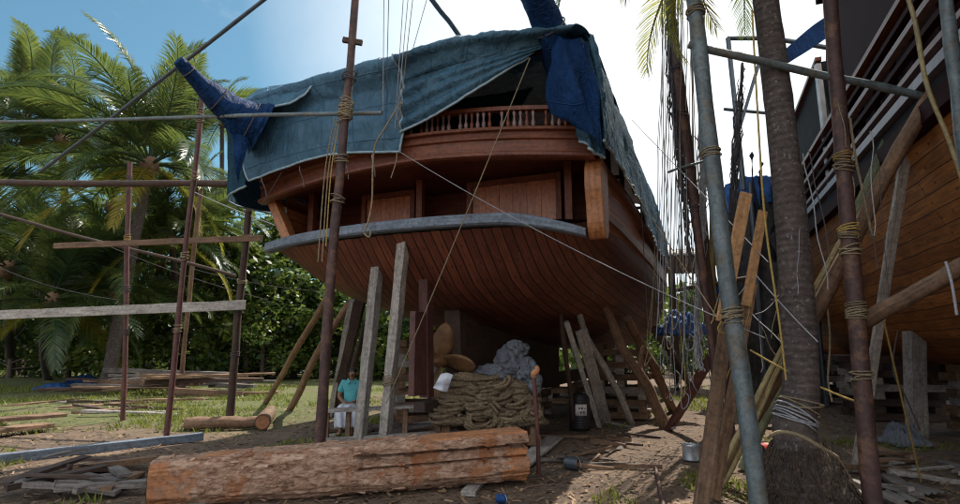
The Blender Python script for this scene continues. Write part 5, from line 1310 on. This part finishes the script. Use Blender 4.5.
palm('slim palm right of the leaning palm with yellowing lower fronds', G(196, 372), P(198, 226, 28), .2, 67, 18, .85, mat='palmfar')
palm('short palm behind the red uprights with fronds falling to the bushes', G(150, 371), P(160, 262, 31), .24, 71, 18, 1.0)
palm('young palm with arching fronds low between the leftmost upright and the picture edge', G(48, 380), P(52, 300, 23), .18, 91, 16, .95)
palm('young palm with long fronds drooping behind the leftmost red upright', G(118, 376), P(116, 290, 25), .18, 93, 16, 1.0)
palm('bushy palm with dense fronds behind the second red upright', G(172, 376), P(172, 240, 26), .2, 95, 18, .95)
palm('tall palm at the far left whose crown touches the top of the treeline', G(20, 368), P(24, 120, 31), .25, 97, 24, 1.15)
palm('far palm peeping over the left horn spar', G(222, 366), P(222, 120, 42), .24, 83, 18, 1.0)

# ------------------------------------------------------------------ broadleaf trees, bushes, far woods
def leaf_cloud(b, c, rad, n, size, rg, shell=.45):
    for _ in range(n):
        while True:
            v = Vector((rg.uniform(-1, 1), rg.uniform(-1, 1), rg.uniform(-1, 1)))
            if shell < v.length < 1: break
        p = Vector(c) + Vector((v.x * rad[0], v.y * rad[1], v.z * rad[2]))
        d = Vector((rg.gauss(0, 1), rg.gauss(0, 1), rg.gauss(0, .6) - .3)).normalized(); s = d.cross(Vector((rg.gauss(0, 1), rg.gauss(0, 1), rg.gauss(0, 1)))).normalized()
        L = size * rg.uniform(.6, 1.3); w_ = L * rg.uniform(.2, .32)
        b.add([p, p + d * L * .45 + s * w_, p + d * L, p + d * L * .45 - s * w_], [[0, 1, 2, 3]], None, False)
def tree(label, foot, height, spread, seed, mat='leaf', nclump=16, nleaf=150, size=.3, group=None, low=.15, trunk_r=.14, name='broadleaf_tree', cat='tree'):
    rg = random.Random(seed); foot = Vector(foot); t = thing(name, label, cat, foot, group)
    b = MB(); c = MB(); topz = height * .8
    pts = crom([foot - Vector((0, 0, .1)), foot + Vector((rg.uniform(-.3, .3), rg.uniform(-.3, .3), height * .4)), foot + Vector((rg.uniform(-.5, .5), 0, topz))], 12)
    b.tube(pts, [trunk_r * (1 - .7 * i / 11) for i in range(12)], 8, .12)
    for k in range(nclump):
        z = height * (low + (1 - low) * ((k + .5) / nclump)) ; f = math.sin(math.pi * min(1, .25 + .68 * z / height)) ** .7
        a = rg.uniform(0, 6.283); rr = spread * f * rg.uniform(.25, .95); cc = foot + Vector((math.cos(a) * rr, math.sin(a) * rr, z * rg.uniform(.88, 1.0)))
        q0, _ = on(pts, min(.95, max(.1, z / height * .8))); b.tube([q0, q0.lerp(cc, .5) + Vector((0, 0, -.12)), cc], [trunk_r * .3, trunk_r * .2, .012], 5, cap=False)
        rs = spread * rg.uniform(.24, .46); leaf_cloud(c, cc, (rs, rs, rs * rg.uniform(.55, .85)), nleaf, size, rg, .2)
    b.build('trunk', M['trunk'], t); c.build('crown', M[mat], t); return t
tree('dense mango like tree with glossy leaves just left of the ship stern', G(262, 380) , 6.2, 2.9, 101, 'leaf', 26, 190, .26)
tree('bushy green tree behind the red uprights left of the ship', G(205, 375), 6.6, 3.6, 102, 'leafd', 26, 190, .3)
tree('bright leafy tree seen between the left shores under the hull', G(318, 377), 6.0, 3.2, 103, 'leaf', 26, 190, .28)
tree('low round bush at the foot of the trees near the tall brown pole', G(238, 378), 2.6, 2.0, 104, 'leafd', 16, 170, .24, low=.05, trunk_r=.07, name='bush', cat='bush')
tree('dark bush behind the leaning palm trunk', G(142, 374), 3.2, 2.4, 105, 'leafd', 16, 170, .26, low=.05, trunk_r=.07, name='bush', cat='bush')
tree('dark shrub low at the left picture edge behind the planks', G(24, 371), 3.6, 3.0, 106, 'leafd', 18, 170, .3, low=.05, trunk_r=.08, name='bush', cat='bush')
tree('bush with pale tips under the left bilge beyond the seated man', G(370, 376), 3.6, 2.4, 107, 'leaf', 16, 170, .24, low=.05, trunk_r=.07, name='bush', cat='bush')
rg = random.Random(55)
for k in range(16):
    x = -34 + k * 2.35 + rg.uniform(-.8, .8); y = 33 + rg.uniform(-2, 3)
    tree('tall dark tree in the row closing the yard behind the palms', (x, y, 0), rg.uniform(8, 11.5) if x < -6 else rg.uniform(6, 8), rg.uniform(2.8, 3.8), 200 + k, 'leafd' if k % 2 else 'leaf', 26, 150, .45, 'trees closing the yard', low=.05, trunk_r=.18)
for k in range(7):
    tree('dark tree far behind the gap between the two ships', (9 + k * 2.6 + rg.uniform(-.6, .6), 36 + rg.uniform(-2, 4), 0), rg.uniform(4.5, 6.5), rg.uniform(2.2, 3.0), 300 + k, 'leafd', 16, 120, .42, 'trees behind the gap', low=.05, trunk_r=.18)
b = MB()
for k in range(9000):
    x = rg.uniform(-70, 60); y = 44 + rg.uniform(0, 6) + abs(x) * .05; z = rg.uniform(0, 6.2 + 1.2 * noise.noise(Vector((x * .2, 0, 0))))
    p = Vector((x, y, z)); d = Vector((rg.gauss(0, 1), rg.gauss(0, .5), rg.gauss(0, 1))).normalized(); s = d.cross(Vector((0, 1, .3))).normalized(); L = rg.uniform(.6, 1.3)
    b.add([p, p + d * L * .5 + s * L * .3, p + d * L, p + d * L * .5 - s * L * .3], [[0, 1, 2, 3]], None, False)
tag(b.build('far_woods', M['leafd']), 'dark mass of woods far behind the yard', 'woods', None, 'stuff')
# stored goods and a grey roofed shed far between the ships
sh = thing('shed', 'grey roofed open shed far away between the two ships', 'shed', Vector((9.2, 25, 0)))
b = MB(); b.grid([[Vector((x, y, z + .03 * math.sin(x * 22))) for x in [7.6 + .06 * i for i in range(66)]] for y, z in ((22.5, 5.4), (25, 6.1), (28, 5.4))]); b.build('roof', M['tin'], sh, solid=.02)
for x in (7.8, 9.6, 11.3):
    for y in (22.8, 27.6):
        b = MB(); b.tube([(x, y, 0), (x, y, 5.4)], .09, 8); b.build('post', M['dark'], sh)

# ------------------------------------------------------------------ ground cover
rg = random.Random(77); b = MB()
def gmask(x, y): return noise.noise(Vector((x * .35, y * .35, 2))) + .5 * noise.noise(Vector((x * 1.1, y * 1.1, 7)))
cnt = 0
for _ in range(60000):
    y = rg.uniform(5.5, 26); x = rg.uniform(-.95, .95) * y
    lft = x < -1.6 - .28 * y + 1.0
    if x > -2 and y > 9 and not (x > 2.5 and gmask(x, y) > .35): continue
    m_ = gmask(x, y)
    if m_ < (-.02 if lft and y > 11.6 else .26): continue
    if lft and y < 10.3 and m_ < .3: continue
    h_ = rg.uniform(.04, .13) * (1 if y < 12 else 1.25); a = rg.uniform(0, 6.283); w_ = .007 + .0006 * y
    p = Vector((x, y, gz(x, y))); dx = Vector((math.cos(a), math.sin(a), 0)); ln = Vector((rg.gauss(0, .5), rg.gauss(0, .5), 0)) * h_
    b.add([p - dx * w_, p + dx * w_, p + dx * w_ * .6 + ln * .5 + Vector((0, 0, h_ * .6)), p + ln + Vector((0, 0, h_))], [[0, 1, 2, 3]], None, False); cnt += 1
tag(b.build('grass', M['grassm']), 'short patchy grass growing on the yard', 'grass', None, 'stuff')
b = MB()
for _ in range(14000):
    y = 5.3 + 18 * rg.random() ** 1.6; x = rg.uniform(-.95, .95) * y
    p = Vector((x, y, gz(x, y) + rg.uniform(.004, .02))); a = rg.uniform(0, 6.283); L = rg.uniform(.01, .09) * rg.random() + .01; w_ = rg.uniform(.004, .018); t = rg.uniform(-.3, .3)
    d = Vector((math.cos(a), math.sin(a), t)); s = Vector((-math.sin(a), math.cos(a), rg.uniform(-.4, .4)))
    b.add([p - d * L - s * w_, p + d * L - s * w_, p + d * L * .8 + s * w_, p - d * L + s * w_], [[0, 1, 2, 3]], None, False)
tag(b.build('wood_chips_litter', M['chips']), 'wood chips and shavings littered over the yard', 'litter', None, 'stuff')
b = MB()
for _ in range(3500):
    y = 5.3 + 19 * rg.random() ** 1.4; x = rg.uniform(-.95, .95) * y
    p = Vector((x, y, gz(x, y) + rg.uniform(.005, .03))); a = rg.uniform(0, 6.283); L = rg.uniform(.03, .08); d = Vector((math.cos(a), math.sin(a), rg.uniform(-.2, .4))); s = Vector((-math.sin(a), math.cos(a), rg.uniform(-.3, .3)))
    b.add([p - d * L, p + s * L * .4, p + d * L, p - s * L * .4], [[0, 1, 2, 3]], None, False)
tag(b.build('dry_leaves', M['leaflit']), 'dry fallen leaves scattered over the yard', 'leaves', None, 'stuff')

# ------------------------------------------------------------------ clutter in the gap between the ships
rg = random.Random(91)
def net(label, pts, r, seed, mat='roped', strands=46):
    t = thing('fishing_net', label, 'net', Vector(pts[0])); c = crom(pts, 40); b = MB()
    for k in range(strands):
        i0 = rg.randint(0, 30); i1 = min(39, i0 + rg.randint(6, 16)); o = Vector((rg.uniform(-r, r), rg.uniform(-r, r), 0))
        b.tube([c[i] + o * rg.uniform(.5, 1.3) + noise.noise_vector(Vector((k * 3.1, i * .5, seed))) * r * .9 for i in range(i0, i1 + 1)], rg.uniform(.005, .014), 4, cap=False)
    b.build('netting', M[mat], t)
    b = MB(); b.tube([p + noise.noise_vector(Vector((seed, i * .4, 2))) * r * .5 for i, p in enumerate(c)], [r * (.35 + .5 * abs(noise.noise(Vector((i * .45, seed, 0))))) for i in range(40)], 9, .6); b.build('bunched_core', M[mat], t)
net('long dark bunch of fishing net hanging beside the rope curtain', [P(668, -20, 8.4), P(672, 80, 8.4), P(682, 180, 8.4), P(690, 262, 8.4)], .065, 3)
net('frayed dark net strip hanging between the blue grey pole and the palm', [P(742, 62, 9.5), P(738, 120, 9.4), P(733, 190, 9.4), P(736, 250, 9.4)], .06, 7)
net('pale tangled net hanging low in the rope curtain', [P(700, 120, 9), P(702, 220, 9), P(697, 320, 9), P(700, 372, 9)], .07, 12, 'ropew', 30)
pole('scaffold_pole', 'dark slim pole between the net bunch and the blue grey pole', 'pole', G(716, 430), P(700, 100, 10.5), .05, 'dark', bend=.08)
pole('scaffold_pole', 'dark pole with blue cloth tied to it right of the rope curtain', 'pole', G(728, 425), P(716, 150, 10.8), .06, 'rust', bend=.08)
heap('blue_sheet', 'blue cloth bunched on a pole behind the rope curtain', P(714, 306, 10.6), .14, .14, .5, 'bluebright', 'sheet', 31)
pole('scaffold_rail', 'dark rail tied across the poles right of the rope curtain', 'rail', P(676, 290, 10.6), P(748, 278, 10.4), .04, 'dark', bend=.05)
for k in range(12):
    x0 = rg.uniform(716, 800); y0 = rg.uniform(240, 340)
    rope('thin slack rope strung among the boards and braces left of the near palm', sag(P(x0, y0, rg.uniform(6.6, 7.4)), P(x0 + rg.uniform(-50, 50), y0 + rg.uniform(40, 130), rg.uniform(6.6, 7.4)), rg.uniform(.02, .2), 14, .03), rg.uniform(.004, .008), rg.choice(['ropey', 'rope', 'roped', 'ropew']), 'slack ropes among the boards')
for k in range(8):
    x0 = rg.uniform(775, 880); y0 = rg.uniform(90, 250)
    rope('thin rope trailing before the planking of the right ship', sag(P(x0, y0, 6.05), P(x0 + rg.uniform(-12, 25), y0 + rg.uniform(60, 160), 6.05), .0, 12, .04), rg.uniform(.004, .007), rg.choice(['rope', 'roped', 'ropew']), 'ropes trailing before the right hull')

# short ties from the tarpaulin hems to the bulwark
for k, (px, py) in enumerate([(262, 176), (300, 166), (345, 157), (372, 154)]):
    a = SP(px, py, -.3); rope('short tie cord from the left tarpaulin hem to the stern bulwark', crom([a, a + Vector((.01, -.03, -.08)), a + Vector((.03, .1, -.2)), a + Vector((.02, .2, -.3))], 10), .006, 'ropew', 'tie cords along the tarpaulin hem')
